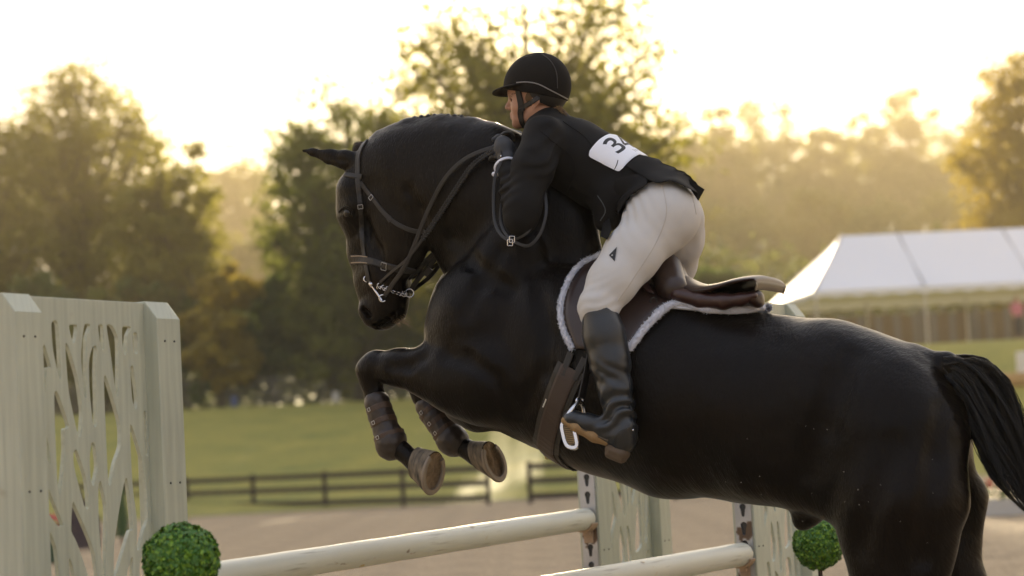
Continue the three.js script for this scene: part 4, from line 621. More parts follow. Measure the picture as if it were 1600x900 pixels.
  const mart = inFrame(thing('standing_martingale', 'narrow strap from the noseband to the black chest', 'martingale'));
  part(mart, 'strap', free([[640, 457, 0.0], [655, 434, 0.0], [676, 409, 0.0], [699, 379, 0.0], [720, 360, 0.0]], 20, 0.019, 0.005, dirL(0.3, 0.1, 1)), blackLeather); part(mart, 'strap', free([[634, 438, 0.0], [650, 424, 0.0], [672, 402, 0.0], [697, 378, 0.0]], 20, 0.019, 0.005, dirL(0.3, 0.1, 1)), blackLeather);
  for (const [x, y] of [[660, 408], [668, 424]]) part(mart, 'keeper', free([[x - 4, y + 6, 0.004], [x + 4, y - 5, 0.004]], 3, 0.025, 0.009), blackLeather);
}
// saddle pad with fleece edge
const pad = inFrame(thing('saddle_pad', 'white fleece edged saddle pad showing round the brown saddle', 'saddle pad'));
{
  const front = [[948, 398], [922, 408], [900, 426], [884, 456], [878, 486], [884, 518], [897, 546]], rear = [[1198, 488], [1150, 494], [1105, 491], [1062, 481], [1040, 488], [1012, 514], [984, 549]];
  const base = sheetOn(HB, front, [[1060, 440], [1075, 452], [1066, 474], [1040, 487], [1020, 506], [1004, 526], [984, 549]], 20, 16, 0.004, 0.008); part(pad, 'quilted_cloth', base, std(lin(0.05, 0.035, 0.03), 0.9)); part(pad, 'quilted_cloth', mirrored(base), std(lin(0.05, 0.035, 0.03), 0.9));
  const back = sheetOn(HB, [[1040, 470], [1100, 478], [1150, 484], [1192, 482]], [[1048, 484], [1102, 489], [1150, 493], [1196, 488]], 14, 4, 0.004, 0.01); part(pad, 'back_edge', back, fleece); part(pad, 'back_edge', mirrored(back), fleece);
  const R = rng(9), trim = (path, r, n, lift = 0.012) => { const { pts, nor } = onField(HB, path, n, lift), g = [tube(pts, r, n * 2, 8)], hairs = []; for (let i = 0; i < n * 34; i++) { const t = R() * (pts.length - 1.01), a = Math.floor(t), p = pts[a].clone().lerp(pts[a + 1], t - a), d = V(R() - 0.5, R() - 0.5, R() - 0.5).normalize().addScaledVector(nor[a], 0.5).normalize(), q = p.clone().addScaledVector(d, r * 0.8); hairs.push([[q, q.clone().addScaledVector(d, 0.004).add(V(R() - 0.5, R() - 0.5, R() - 0.5).multiplyScalar(0.004)), q.clone().addScaledVector(d, 0.006).add(V(R() - 0.5, R() - 0.5, R() - 0.5).multiplyScalar(0.008))], 0.0016]); } return merge([...g, blades(hairs)]); };
  const tf = trim(front, 0.0105, 46), tr = trim(rear, 0.0125, 70, 0.02); part(pad, 'fleece_trim', tf, fleece); part(pad, 'fleece_trim', tr, fleece); part(pad, 'fleece_trim', mirrored(tf), fleece); part(pad, 'fleece_trim', mirrored(tr), fleece);
}
// saddle
const saddle = inFrame(thing('saddle', 'dark brown close contact saddle under the rider', 'saddle'));
{
  const S = new Field(0.02);
  S.chain([[1022, 412, 18, 0, 2.2], [1046, 428, 17, 0, 2.8], [1072, 446, 10, 0, 4.2]], 0.02);
  S.chain([[1040, 420, 26, 0.05, 1.0], [1050, 450, 24, 0.13, 0.9]], 0.02); S.chain([[1040, 420, 26, -0.05, 1.0], [1050, 450, 24, -0.13, 0.9]], 0.02);
  { const top = resample([[1036, 404], [1056, 420], [1080, 436], [1108, 444.5], [1140, 441.5], [1170, 434], [1188, 431], [1199, 431.5], [1204, 434], [1204.5, 442], [1202, 451]].map(([x, y]) => V(x, y, 0)), 30), hw = [0.075, 0.09, 0.115, 0.14, 0.16, 0.172, 0.176, 0.174, 0.17, 0.165, 0.16], grid = [], nor = [];
    top.forEach((q, i) => { const t = i / 29 * 10, k = Math.min(9, Math.floor(t)), w = lerp(hw[k], hw[k + 1], t - k), c = P(q.x, q.y, 0), dr = (0.03 - 0.008 * sstep(0.4, 0.75, i / 29)) * (1 - 0.5 * sstep(0.8, 1, i / 29)); grid.push([]); nor.push([]); for (let j = 0; j <= 28; j++) { const a = (j / 28 - 0.5) * 3.7, z = w * Math.sin(a) * (1 - 0.12 * Math.max(0, Math.abs(a) - 1.57)); grid[i].push(V(c.x, c.y - dr * (1 - Math.cos(a)), z)); nor[i].push(V(0, -Math.cos(a), -Math.sin(a)).normalize()); } });
    part(saddle, 'seat', shell(grid, nor, 0.008), brownLeather); }
  part(saddle, 'pommel', S.mesh(0.0055), brownLeather);
  for (const w of [1, -1]) { const G = new Field(0.015); G.chain([[1058, 460, 11, 0.145 * w, 1.3], [1095, 469, 12, 0.14 * w, 1.3], [1130, 471, 12, 0.14 * w, 1.3], [1158, 468, 9.5, 0.135 * w, 1.3], [1178, 462, 6, 0.13 * w, 1.3]], 0.015); part(saddle, 'panel', G.mesh(0.006), redLeather); }
  const C = new Field(0.012); for (const w of [1, -1]) C.chain([[1160, 468, 11, 0.09 * w, 2.2], [1180, 466, 11, 0.09 * w, 2.2], [1184, 472, 9, 0.09 * w, 2.2]], 0.012); C.chain([[1182, 462, 8, 0.1, 1], [1182, 462, 8, -0.1, 1]]); part(saddle, 'rear_panel', C.mesh(0.006), brownLeather);
  const flapL = [[958, 404], [930, 412], [908, 430], [893, 458], [888, 488], [893, 516], [905, 546]], flapR = [[1050, 420], [1060, 448], [1052, 470], [1032, 488], [1010, 508], [996, 526], [978, 547]];
  const fl = sheetOn(HB, flapL, flapR, 24, 18, 0.016, 0.007); part(saddle, 'flap', fl, brownLeather); part(saddle, 'flap', mirrored(fl), brownLeather);
  const sk = sheetOn(HB, [[1000, 416], [1000, 440], [1003, 452]], [[1052, 424], [1066, 446], [1058, 460]], 12, 12, 0.026, 0.006); part(saddle, 'skirt', sk, brownLeather); part(saddle, 'skirt', mirrored(sk), brownLeather);
  const li = sheetOn(HB, [[990, 448], [1007, 468]], [[1000, 444], [1022, 472]], 6, 4, 0.034, 0.005); part(saddle, 'stirrup_bar_strap', li, redLeather); part(saddle, 'strap_keeper', ring(HB.hit(1020, 470).addScaledVector(TL, 0.042), dirL(0.2, 0, 1), 0.011, 0.0025), blackLeather);
  const pip = (path) => strapOn(HB, path, 24, 0.004, 0.005, 0.022); part(saddle, 'piping', pip(flapL.slice(2)), blackLeather); part(saddle, 'piping', pip([[1000, 452], [1030, 458], [1058, 460], [1085, 470], [1130, 474], [1180, 466]]), blackLeather);
}
// girth
const girth = inFrame(thing('girth', 'brown leather girth round the horse belly', 'girth'));
{
  const path = [[893, 575], [878, 610], [866, 645], [858, 675], [854, 700]], lo = onField(HB, path, 22, 0.006);
  const last = lo.pts[lo.pts.length - 1], bottom = [], nb2 = []; for (let i = 1; i < 12; i++) { const z = lerp(last.z, -last.z, i / 12), q = HB.snap(V(last.x - 0.0, last.y - 0.06 * Math.sin(Math.PI * i / 12), z), 0.006); bottom.push(q); nb2.push(HB.grad(q, 0.01)); }
  const pts = [...lo.pts, ...bottom, ...lo.pts.map(mirrorZ).reverse()], nor = [...lo.nor, ...nb2, ...lo.nor.map(mirrorZ).reverse()];
  part(girth, 'backing', strap(pts, nor, 0.108, 0.006), blackLeather); part(girth, 'strap', strap(pts.map((p, i) => p.clone().addScaledVector(nor[i], 0.005)), nor, 0.07, 0.007), girthLeather);
  for (const o of [-9, 9]) { const g = strapOn(HB, [[905 + o * 1.2, 556 + o * 0.5], [890 + o, 590 + o * 0.4]], 8, 0.024, 0.004, 0.012); part(girth, 'billet', g, blackLeather); part(girth, 'billet', mirrored(g), blackLeather); }
  part(girth, 'badge', strapOn(HB, [[857, 622], [852, 634]], 4, 0.006, 0.002, 0.014), steel); part(girth, 'ring', ring(P(856, 712, 0.05), dirL(0.6, 0, 0.8), 0.012, 0.002), brass);
}
// leg boots
function legBoot(label, nodes, bands, w) {
  const t = inFrame(thing('tendon_boot', label, 'horse boot', 'leather boots on the front legs')), f = new Field(0.012); f.chain(nodes.map(([x, y, r, k]) => [x, y, r, w, k ?? 1.05]), 0.012);
  const base = f.after; f.after = (x, y, z, d) => d > 0.02 ? d : d + 0.0022 * PN.noise(x * 45, y * 45, z * 45);
  part(t, 'shell', f.mesh(0.0042), leather([0.026, 0.017, 0.013], 0.45));
  for (const [x, y, ax, ay, rr, wide] of bands) {
    const c = P(x, y, w), T = P(x + ax, y + ay, w).sub(c).normalize(), e1 = V(0, 0, 1), e2 = T.clone().cross(e1).normalize(), pts = [], nor = []; for (let i = 0; i < 36; i++) { const a = i / 36 * 6.2832, n = e1.clone().multiplyScalar(Math.cos(a)).addScaledVector(e2, Math.sin(a)); nor.push(n); pts.push(c.clone().addScaledVector(n, rr * mpp(c)).addScaledVector(T, 0.003 * Math.sin(a * 2))); }
    const sp = pts.map((p) => f.snap(p, 0.0008)); part(t, 'strap', strap(sp, nor, wide, 0.003, true), leather([0.06, 0.034, 0.02], 0.5));
    const q = f.snap(f.hit(x - rr * 0.72, y + 2) ?? c, 0.005); part(t, 'buckle', buckle(q, f.grad(q), T, 0.011, 0.012, 0.0014), dullSteel);
  }
}
legBoot('brown leather boot on the near foreleg', [[589, 628, 20], [596, 650, 19.5], [603, 670, 19.5], [611, 690, 24], [611, 697, 23]], [[593, 638, 3, 10, 21, 0.02], [599, 658, 3, 10, 20, 0.02], [607, 682, 3, 10, 22, 0.018]], 0.165);
legBoot('brown leather boot on the far foreleg', [[668, 634, 19], [680, 652, 19.5], [692, 668, 20], [706, 686, 24], [709, 690, 24]], [[674, 643, 6, 8, 20, 0.02], [686, 660, 6, 8, 20, 0.02], [697, 675, 6, 8, 22, 0.018]], -0.165);
// ---------------------------------------------------------------- the rider
const rider = inFrame(thing('person', 'rider in dark jacket, pale breeches and black helmet folded over the horse neck', 'person'));
const W = (v) => v;
const addTorso = (f, g = 0) => {
  f.chain([[862, 214, 38 + g, 0, 1.75], [900, 242, 48 + g, 0, 1.25], [940, 263, 45 + g, 0, 1.15], [988, 289, 40 + g, 0, 1.25], [1030, 318, 48 + g, 0, 1.35]], 0.05);
  f.chain([[875, 256, 35 + g, 0, 1.45], [925, 288, 33 + g, 0, 1.3]], 0.05);
};
const addArms = (f, g = 0, hand = true) => {
  f.chain([[850, 214, 31 + g, 0.15, 0.95], [833, 262, 30 + g, 0.225, 0.9], [817, 325, 25 + g, 0.285, 0.95], [813, 343, 23 + g, 0.29, 1]], 0.035);
  f.chain([[813, 343, 22 + g, 0.29, 1], [804, 305, 19 + g, 0.24, 1], [797, 272, 14 + g, 0.185, 1], [794, 262, 12.5 + g, 0.17, 1]], 0.02);
  f.chain([[868, 214, 31 + g, -0.15, 0.95], [850, 265, 29 + g, -0.225, 0.9], [832, 325, 24 + g, -0.27, 1]], 0.035);
  f.chain([[832, 325, 22 + g, -0.27, 1], [825, 285, 18 + g, -0.2, 1], [815, 245, 13 + g, -0.12, 1]], 0.02);
};
const addLegs = (f, g = 0) => {
  f.chain([[1036, 330, 47 + g, 0, 1.35], [1046, 340, 46 + g, 0, 1.4]], 0.05);
  f.chain([[1046, 338, 49 + g, 0.085, 0.9], [1024, 352, 47 + g, 0.11, 0.9], [986, 400, 41 + g, 0.2, 0.9], [957, 440, 35 + g, 0.27, 0.95], [934, 478, 29.5 + g, 0.325, 1]], 0.045);
  f.chain([[1052, 344, 46 + g, -0.085, 0.9], [1051, 372, 46 + g, -0.13, 0.92], [1044, 410, 42 + g, -0.21, 0.92], [1012, 455, 36 + g, -0.28, 0.95], [985, 480, 30 + g, -0.31, 1]], 0.04);
};
const addCalves = (f, g = 0) => {
  f.chain([[934, 482, 27 + g, 0.33, 0.95], [943, 520, 30 + g, 0.335, 0.95], [952, 560, 28 + g, 0.34, 0.95], [962, 610, 24 + g, 0.345, 1], [967, 650, 22 + g, 0.35, 1], [968, 668, 22 + g, 0.35, 1]], 0.03);
  f.chain([[985, 482, 28 + g, -0.31, 0.95], [990, 545, 30 + g, -0.335, 0.95], [1000, 640, 22 + g, -0.345, 1]], 0.03);
};
const addFeet = (f, g = 0) => {
  f.chain([[970, 664, 23 + g, 0.35, 1], [972, 688, 21 + g, 0.352, 1.0]], 0.03);
  f.chain([[970, 684, 20 + g, 0.352, 1], [945, 674, 18 + g, 0.37, 1.05], [918, 662, 14.5 + g, 0.39, 1.25], [895, 653, 12 + g, 0.40, 1.4], [889, 652, 10 + g, 0.4, 1.4]], 0.025);
  f.chain([[1003, 650, 22 + g, -0.345, 1], [995, 690, 18 + g, -0.35, 1], [930, 660, 12 + g, -0.38, 1.3]], 0.025);
};
// skin body: one continuous surface under the clothes
const BODY = new Field(0.03); addTorso(BODY, -5); addArms(BODY, -4); addLegs(BODY, -4); addCalves(BODY, -5); addFeet(BODY, -6);
BODY.chain([[790, 240, 9, 0.15, 1], [794, 258, 9.5, 0.165, 1]], 0.01); BODY.chain([[812, 232, 9, -0.1, 1], [815, 245, 10, -0.12, 1]], 0.01);
const HEAD = new Field(0.012);
HEAD.chain([[846, 130, 40, 0, 0.82], [832, 134, 39, 0, 0.82]], 0.02);
HEAD.chain([[826, 150, 31, 0, 0.83], [821, 174, 20, 0, 0.93], [816, 187, 11, 0, 1.2]], 0.02);          // face
HEAD.chain([[812, 187, 10, 0, 1.5], [809, 193, 8.5, 0, 1.3]], 0.012);                                     // chin
HEAD.chain([[800, 152, 4, 0, 0.9], [795, 165, 3.6, 0, 1], [793, 168.5, 3.4, 0, 1.4]], 0.01);              // nose
for (const w of [0.017, -0.017]) HEAD.chain([[796.5, 169.5, 2.6, w * 0.6, 1]], 0.006);
HEAD.chain([[801, 146, 6, 0.02, 1.5], [801, 146, 6, -0.02, 1.5]], 0.012);                                // brow
HEAD.chain([[800, 178.5, 3.2, 0.012, 1.4], [800, 178.5, 3.2, -0.012, 1.4]], 0.005); HEAD.chain([[801, 183.5, 3.4, 0.01, 1.4], [801, 183.5, 3.4, -0.01, 1.4]], 0.005);   // lips
for (const w of [1, -1]) { HEAD.chain([[812, 166, 11, 0.034 * w, 1]], 0.02); HEAD.chain([[836, 168, 11, 0.042 * w, 0.7], [824, 184, 7, 0.03 * w, 0.9]], 0.02); HEAD.carve([[803, 156, 4.2, 0.033 * w, 1]], 0.008); }
for (const w of [1, -1]) HEAD.chain([[836, 150, 5, 0.076 * w, 0.5], [837, 158, 6, 0.079 * w, 0.5], [835, 166, 4, 0.075 * w, 0.5]], 0.006);   // ears
HEAD.chain([[848, 168, 21, 0, 0.95], [857, 186, 21, 0, 1.05], [870, 206, 28, 0, 1.25]], 0.025);             // neck
const skin = phy(lin(0.46, 0.25, 0.17), 0.5, { sheen: 0.2, sheenColor: lin(0.5, 0.3, 0.2), bumpMap: grain, bumpScale: 0.0002 });
part(rider, 'body', merge([BODY.mesh(0.013), HEAD.mesh(0.004)]), skin);
{ // eyes, brows
  const white = phy(lin(0.6, 0.56, 0.52), 0.15), iris = phy(lin(0.04, 0.025, 0.015), 0.1), brow = std(lin(0.07, 0.04, 0.022), 0.8), R = rng(4);
  for (const w of [1, -1]) { const c = P(806, 156, 0.031 * w); const e = part(rider, 'eye', new THREE.SphereGeometry(0.0118, 18, 12), white); e.position.copy(c); const i = part(e, 'iris', new THREE.SphereGeometry(0.0062, 14, 10), iris); i.position.set(0.0075, 0, 0); const g = []; for (let k = 0; k < 40; k++) { const t = R(), a = P(lerp(798, 808, t), 145.5 - 2.5 * Math.sin(t * 3) + R() * 2, lerp(0.014, 0.05, t) * w), b = HEAD.snap(a, 0.001); g.push([[b, b.clone().add(V(-0.004, 0.001, -0.002 * w)), b.clone().add(V(-0.008, 0, -0.004 * w))], 0.0005]); } part(rider, 'eyebrow', blades(g), brow); }
}
// hair: a net bun low under the helmet and strands at the temple
{
  const R = rng(21), Hh = new Field(0.012); Hh.chain([[846, 136, 36, 0, 0.82], [848, 150, 27, 0, 0.86], [854, 166, 17, 0, 1.0]], 0.015); Hh.chain([[836, 146, 31, 0, 0.95]], 0.015);
  part(rider, 'hair', Hh.mesh(0.0045), phy(lin(0.12, 0.07, 0.035), 0.5, { bumpMap: coatBump, bumpScale: 0.003 }));
  const wisps = []; for (let i = 0; i < 160; i++) { const a = P(866 + R() * 12, 164 + R() * 12, (R() - 0.5) * 0.08), b = P(874 + R() * 14, 176 + R() * 10, (R() - 0.5) * 0.09), c = P(868 + R() * 22, 184 + R() * 6, (R() - 0.5) * 0.09); wisps.push([resample([a, b, c], 6), 0.0006]); }
  part(rider, 'loose_hair', blades(wisps), phy(lin(0.32, 0.2, 0.09), 0.5));
}
// breeches
const clothBump = noiseTex(256, (u, v) => { const n = 0.5 + 0.25 * Math.sin(u * 6.2832 * 64) * Math.sin(v * 6.2832 * 64) + 0.3 * tiled(u, v, 20, 3, 3); return [n, n, n]; }, false); clothBump.repeat.set(6, 6);
const BR = new Field(0.03); addTorso(BR, -3); addLegs(BR, 0.5); BR.c = BR.c.slice(3); BR.chain([[934, 482, 27, 0.33, 0.95], [941, 512, 28, 0.335, 0.95]], 0.03); BR.chain([[985, 482, 28.5, -0.31, 0.95], [988, 515, 29, -0.335, 0.95]], 0.03);
const kneeP = P(938, 480, 0.32), seatP = P(1060, 330, 0);
BR.carve([[1082, 320, 3, 0.0, 2], [1088, 350, 4, 0.0, 2], [1080, 385, 6, -0.02, 2], [1060, 415, 9, -0.03, 2]], 0.035);
BR.after = (x, y, z, d) => { if (d > 0.02 || d < -0.02) return d; const k = Math.exp(-((x - kneeP.x) ** 2 + (y - kneeP.y) ** 2) / 0.006), s = Math.exp(-((x - seatP.x - 0.1) ** 2 + (y - seatP.y) ** 2) / 0.008); return d + 0.0018 * k * Math.sin((x * 0.5 + y) * 190 + 6 * PN.noise(x * 9, y * 9, z * 9)) * (z < 0 ? 1 : 0.4) + 0.002 * s * Math.sin((x - y * 0.6) * 160 + 3 * PN.noise(x * 8, y * 8, z * 8)) + 0.0014 * PN.noise(x * 22, y * 22, z * 22); };
const breechCloth = phy(lin(0.56, 0.545, 0.525), 0.82, { bumpMap: clothBump, bumpScale: 0.0003, sheen: 0.15, sheenColor: lin(0.5, 0.5, 0.5) });
const br = part(rider, 'breeches', BR.mesh(0.0075), breechCloth);
{ const seam = (path, n = 30) => strapOn(BR, path, n, 0.0022, 0.0016, 0.0); part(br, 'side_seam', seam([[1035, 290], [1042, 330], [1030, 370], [1000, 420], [966, 470]]), std(lin(0.5, 0.46, 0.41), 0.9)); part(br, 'back_seam', seam([[1066, 285], [1082, 310], [1088, 335]], 16), std(lin(0.5, 0.46, 0.41), 0.9));
  const tri = [[951.5, 399], [964, 386], [960.5, 409]].map(([x, y]) => { const h = BR.hit(x, y); return h.addScaledVector(BR.grad(h), 0.0012); }), N = TL, g = new THREE.BufferGeometry(), m = tri.map((p) => p.clone().addScaledVector(N, 0.001)); g.setAttribute('position', new THREE.Float32BufferAttribute([tri[0], tri[1], tri[2], m[0], m[2], m[1]].flatMap((p) => p.toArray()), 3)); g.computeVertexNormals(); part(br, 'triangle_emblem', g, std(lin(0.012, 0.012, 0.012), 0.6));
  const dot = BR.hit(956.5, 399); part(br, 'emblem_dot', new THREE.SphereGeometry(0.0026, 10, 8).translate(...dot.addScaledVector(TL, 0.0022)), std(lin(0.7, 0.7, 0.7), 0.5)); }
// tall boots
const bootLeather = phy(lin(0.013, 0.015, 0.018), 0.33, { clearcoat: 0.25, clearcoatRoughness: 0.3, bumpMap: grain, bumpScale: 0.0006 });
function tallBoot(near) {
  const f = new Field(0.025), s = near ? 1 : -1;
  if (near) { f.chain([[937, 492, 29, 0.333, 0.98], [944, 525, 32, 0.337, 0.97], [953, 565, 30.5, 0.342, 0.97], [962, 612, 25, 0.347, 1], [967, 645, 22.5, 0.352, 1], [971, 672, 22.5, 0.352, 1], [973, 690, 20.5, 0.353, 1]], 0.025);
    f.chain([[971, 682, 20, 0.353, 1], [946, 672, 17.5, 0.37, 1.05], [918, 661, 14, 0.39, 1.25], [896, 654, 11.5, 0.40, 1.45], [890, 652, 10, 0.4, 1.45]], 0.02); }
  else { f.chain([[988, 492, 29, -0.315, 0.98], [992, 545, 33, -0.335, 0.97], [1000, 640, 25, -0.345, 1], [1000, 685, 21, -0.35, 1]], 0.025); f.chain([[1000, 682, 20, -0.35, 1], [930, 656, 14, -0.38, 1.3]], 0.02); }
  const topL = near ? P(905, 500, 0.36) : P(960, 505, -0.3), topR = near ? P(972, 491, 0.33) : P(1015, 500, -0.3), up = V(topR.y - topL.y, -(topR.x - topL.x), 0); if (up.y < 0) up.negate(); up.normalize();
  const peak = near ? P(934, 477, 0.36) : P(985, 480, -0.3), an = near ? P(968, 640, 0.35) : P(1000, 640, -0.35), kn = near ? P(962, 585, 0.35) : P(1000, 590, -0.35);
  f.after = (x, y, z, d) => {
    const a = (x - topL.x) * up.x + (y - topL.y) * up.y, hump = 0.052 * Math.exp(-(((x - peak.x) / 0.045) ** 2)) * (near ? sstep(0.05, -0.06, z + 0.33) * 0.5 + 0.5 : 1);
    d = Math.max(d, (a - hump) * 0.9);
    if (Math.abs(d) > 0.02) return d;
    const q = Math.exp(-(((y - an.y) / 0.075) ** 2)) * sstep(an.x + 0.07, an.x + 0.035, x), w2 = Math.exp(-(((y - kn.y) / 0.05) ** 2));
    return d + 0.0055 * q * Math.sin((y * 1.0 + x * 0.35) * 135 + 4 * PN.noise(x * 10, y * 10, z * 10)) + 0.0018 * w2 * Math.sin((y - x * 0.7) * 120 + 3 * PN.noise(x * 9, y * 9, z * 9)) + 0.0016 * PN.noise(x * 24, y * 24, z * 24);
  };
  const b = new THREE.Group(); b.name = 'tall_boot'; rider.add(b);
  part(b, 'leather', f.mesh(0.005), bootLeather);
  if (near) {
    const so = new Field(0.008); so.chain([[886, 657, 8, 0.405, 1.9], [905, 668, 9, 0.4, 1.9], [930, 681, 9.5, 0.385, 1.7], [948, 690, 7, 0.375, 1.6]], 0.012); part(b, 'sole', so.mesh(0.0042), std(lin(0.30, 0.19, 0.085), 0.85, { bumpMap: grain, bumpScale: 0.002 }));
    const hl = new Field(0.006); hl.chain([[958, 702, 12, 0.362, 1.5], [972, 708, 12, 0.358, 1.5]], 0.006); hl.chain([[954, 709, 8, 0.366, 1.8], [971, 716, 8, 0.36, 1.8]], 0.004); part(b, 'heel', hl.mesh(0.0042), std(lin(0.10, 0.07, 0.045), 0.7));
    part(b, 'welt', strapOn(f, [[884, 662], [905, 668], [930, 680], [950, 688]], 20, 0.004, 0.003, 0.0), std(lin(0.12, 0.09, 0.06), 0.7));
    part(b, 'back_seam', strapOn(f, [[976, 510], [984, 560], [984, 610], [989, 660], [993, 690]], 30, 0.005, 0.002, 0.0), bootLeather); part(b, 'ankle_seam', strapOn(f, [[962, 700], [960, 686], [966, 676], [980, 668], [990, 668]], 20, 0.004, 0.002, 0.0), bootLeather);
    part(b, 'spur_rest', new THREE.SphereGeometry(0.004, 10, 8).translate(...f.hit(989, 672)), steel);
  }
}
tallBoot(true); tallBoot(false);
// jacket
const JK = new Field(0.04); addTorso(JK, 2); addArms(JK, 1.5); JK.c = JK.c.filter((c) => true);
JK.chain([[862, 192, 26, 0, 1.2], [868, 208, 32, 0, 1.4]], 0.02);         // collar
JK.chain([[944, 290, 39, 0, 1.3], [962, 314, 31, 0.06, 1.2], [947, 343, 20, 0.1, 1]], 0.04);
const armP = P(812, 345, 0.29), backP = P(950, 230, 0), sleeve = P(795, 300, 0.22);
JK.after = (x, y, z, d) => {
  if (d > 0.03 || d < -0.03) return d;
  const w = PN.noise(x * 6, y * 6, z * 6), b = sstep(0.0, 0.1, Math.hypot(x - armP.x, y - armP.y) - 0.12);
  const fold = Math.sin((y * 1.1 + x * 0.45 - z * 0.6) * 95 + 7 * w) * 0.0034 * sstep(-0.25, 0.25, PN.noise(x * 4 + 5, y * 4, z * 4)) * b;
  const e = Math.exp(-((x - sleeve.x) ** 2 + (y - sleeve.y) ** 2) / 0.004) * 0.005 * Math.sin((y + 0.3 * x) * 170 + 3 * w);
  return d + fold + e + 0.002 * PN.noise(x * 18, y * 18, z * 18);
};
const jacketCloth = phy(lin(0.0095, 0.0088, 0.0088), 0.8, { bumpMap: clothBump, bumpScale: 0.0004, specularIntensity: 0.4 });
const jacket = part(rider, 'riding_jacket', JK.mesh(0.0065), jacketCloth);
{
  // skirts of the jacket, thin cloth lying over the hips
  const HIP = new Field(0.04); addTorso(HIP, 3); addLegs(HIP, 2);
  const rip = (a, b) => (s, t) => 0.01 + a * s * Math.sin(t * b + s * 2) + 0.006 * s;
  const s1 = sheetOn(HIP, [[964, 280], [958, 306], [943, 340], [926, 368]], [[1002, 274], [1014, 289], [985, 312], [951, 376]], 18, 16, 0.0, 0.0025, rip(0.010, 9)); part(jacket, 'side_skirt', s1, jacketCloth);
  const s2 = sheetOn(HIP, [[978, 262], [1005, 280], [1028, 292], [1046, 290], [1068, 300], [1082, 308]], [[1000, 247], [1034, 257], [1060, 268], [1076, 276], [1088, 288], [1094, 298]], 22, 14, 0.0, 0.0025, rip(0.007, 7)); part(jacket, 'back_skirt', s2, jacketCloth);
  const tip = [P(1076, 280, 0.04), P(1101, 296, 0.03), P(1091, 314, 0.03), P(1080, 298, 0.06)], g = shell([[tip[0], tip[1]], [tip[3], tip[2]]], [[TL, TL], [TL, TL]], 0.003); part(jacket, 'skirt_corner', g, jacketCloth);
  const sm = (p, n = 24) => strapOn(JK, p, n, 0.003, 0.0018, 0.0005); part(jacket, 'seam', sm([[845, 205], [868, 225], [890, 240], [900, 262], [886, 300]]), jacketCloth); part(jacket, 'seam', sm([[880, 190], [915, 215], [930, 235]]), jacketCloth);
  part(jacket, 'pocket_zip', sm([[934, 306], [942, 318], [946, 330], [938, 345]]), std(lin(0.05, 0.06, 0.07), 0.4));
  part(jacket, 'shirt_collar', tube([P(826, 196, 0.03), P(838, 190, 0.055), P(850, 181, 0.062), P(858, 178, 0.05)], 0.0055, 16, 8), std(lin(0.75, 0.75, 0.76), 0.8)); part(jacket, 'shirt_cuff', (() => { const c = P(791, 261, 0.165), T = P(797, 275, 0.19).sub(P(790, 255, 0.155)).normalize(), e1 = V(0, 0, 1).cross(T).normalize(), e2 = T.clone().cross(e1), pts = [], nor = []; for (let i = 0; i < 30; i++) { const a = i / 30 * 6.2832, n = e1.clone().multiplyScalar(Math.cos(a)).addScaledVector(e2, Math.sin(a)); nor.push(n); pts.push(c.clone().addScaledVector(n, 0.041)); } return strap(pts, nor, 0.011, 0.004, true); })(), std(lin(0.72, 0.73, 0.80), 0.8)); part(jacket, 'cuff_tab', merge([0, 1, 2].map((i) => new THREE.IcosahedronGeometry(0.0085, 2).translate(...P(772 + i * 3, 272 - i * 1.5 + (i % 2) * 3, 0.19)))), std(lin(0.72, 0.73, 0.80), 0.8));
}
// competitor number, tied round the waist
{
  const cv = document.createElement('canvas'); cv.width = 440; cv.height = 270; const x = cv.getContext('2d');
  x.fillStyle = '#e9ebf2'; x.fillRect(0, 0, 440, 270); x.fillStyle = '#15161c'; x.font = 'bold 205px sans-serif'; x.textAlign = 'center'; x.textBaseline = 'alphabetic'; x.fillText('34', 205, 180);
  x.fillStyle = '#6f737e'; x.font = '44px serif'; x.fillText('HOL', 250, 238);
  const tex = new THREE.CanvasTexture(cv); tex.colorSpace = THREE.SRGBColorSpace;
  const a = P(950, 229, 0), b = P(1001, 253, 0), sp = b.clone().sub(a).normalize(), nb3 = V(-sp.y, sp.x, 0); if (nb3.y < 0) nb3.negate();
  const n = 22, m = 26, grid = [], nor = [];
  for (let i = 0; i < n; i++) { grid.push([]); nor.push([]); for (let j = 0; j < m; j++) { const s = i / (n - 1), t = j / (m - 1), cs = Math.min(s, 1 - s, 0.12) / 0.12, ct = 0.5 + (t - 0.5) * (1 - 0.13 * (1 - Math.sqrt(1 - (1 - cs) ** 2))), th = lerp(1.22, -0.72, ct), rd = nb3.clone().multiplyScalar(Math.cos(th)).add(V(0, 0, -Math.sin(th))), p = a.clone().lerp(b, s).addScaledVector(nb3, -0.1).addScaledVector(rd, 0.26); for (let k = 0; k < 90; k++) { const e = JK.d(p.x, p.y, p.z); if (e < 0.0065) break; p.addScaledVector(rd, -Math.max(0.0008, e * 0.6)); } grid[i].push(p); nor[i].push(rd); } }
  for (let k = 0; k < 6; k++) for (let i = 1; i < n - 1; i++) for (let j = 1; j < m - 1; j++) grid[i][j].lerp(grid[i - 1][j].clone().add(grid[i + 1][j]).add(grid[i][j - 1]).add(grid[i][j + 1]).multiplyScalar(0.25), 0.5).addScaledVector(nor[i][j], 0.0005);
  const bib = inFrame(thing('number_bib', 'white number bib 34 on the back of the jacket', 'number bib'));
  const g = shell(grid, nor, 0.0012, (s, t) => [t, 1 - s]); part(bib, 'card', g, std(lin(1, 1, 1), 0.55, { map: tex }));
  part(bib, 'tie_cord', tube([grid[n - 5][0].clone(), grid[n - 5][1].clone().addScaledVector(nb3, 0.006), grid[n - 6][3].clone().addScaledVector(nb3, 0.003)], 0.0016, 10, 6), blackLeather);
}
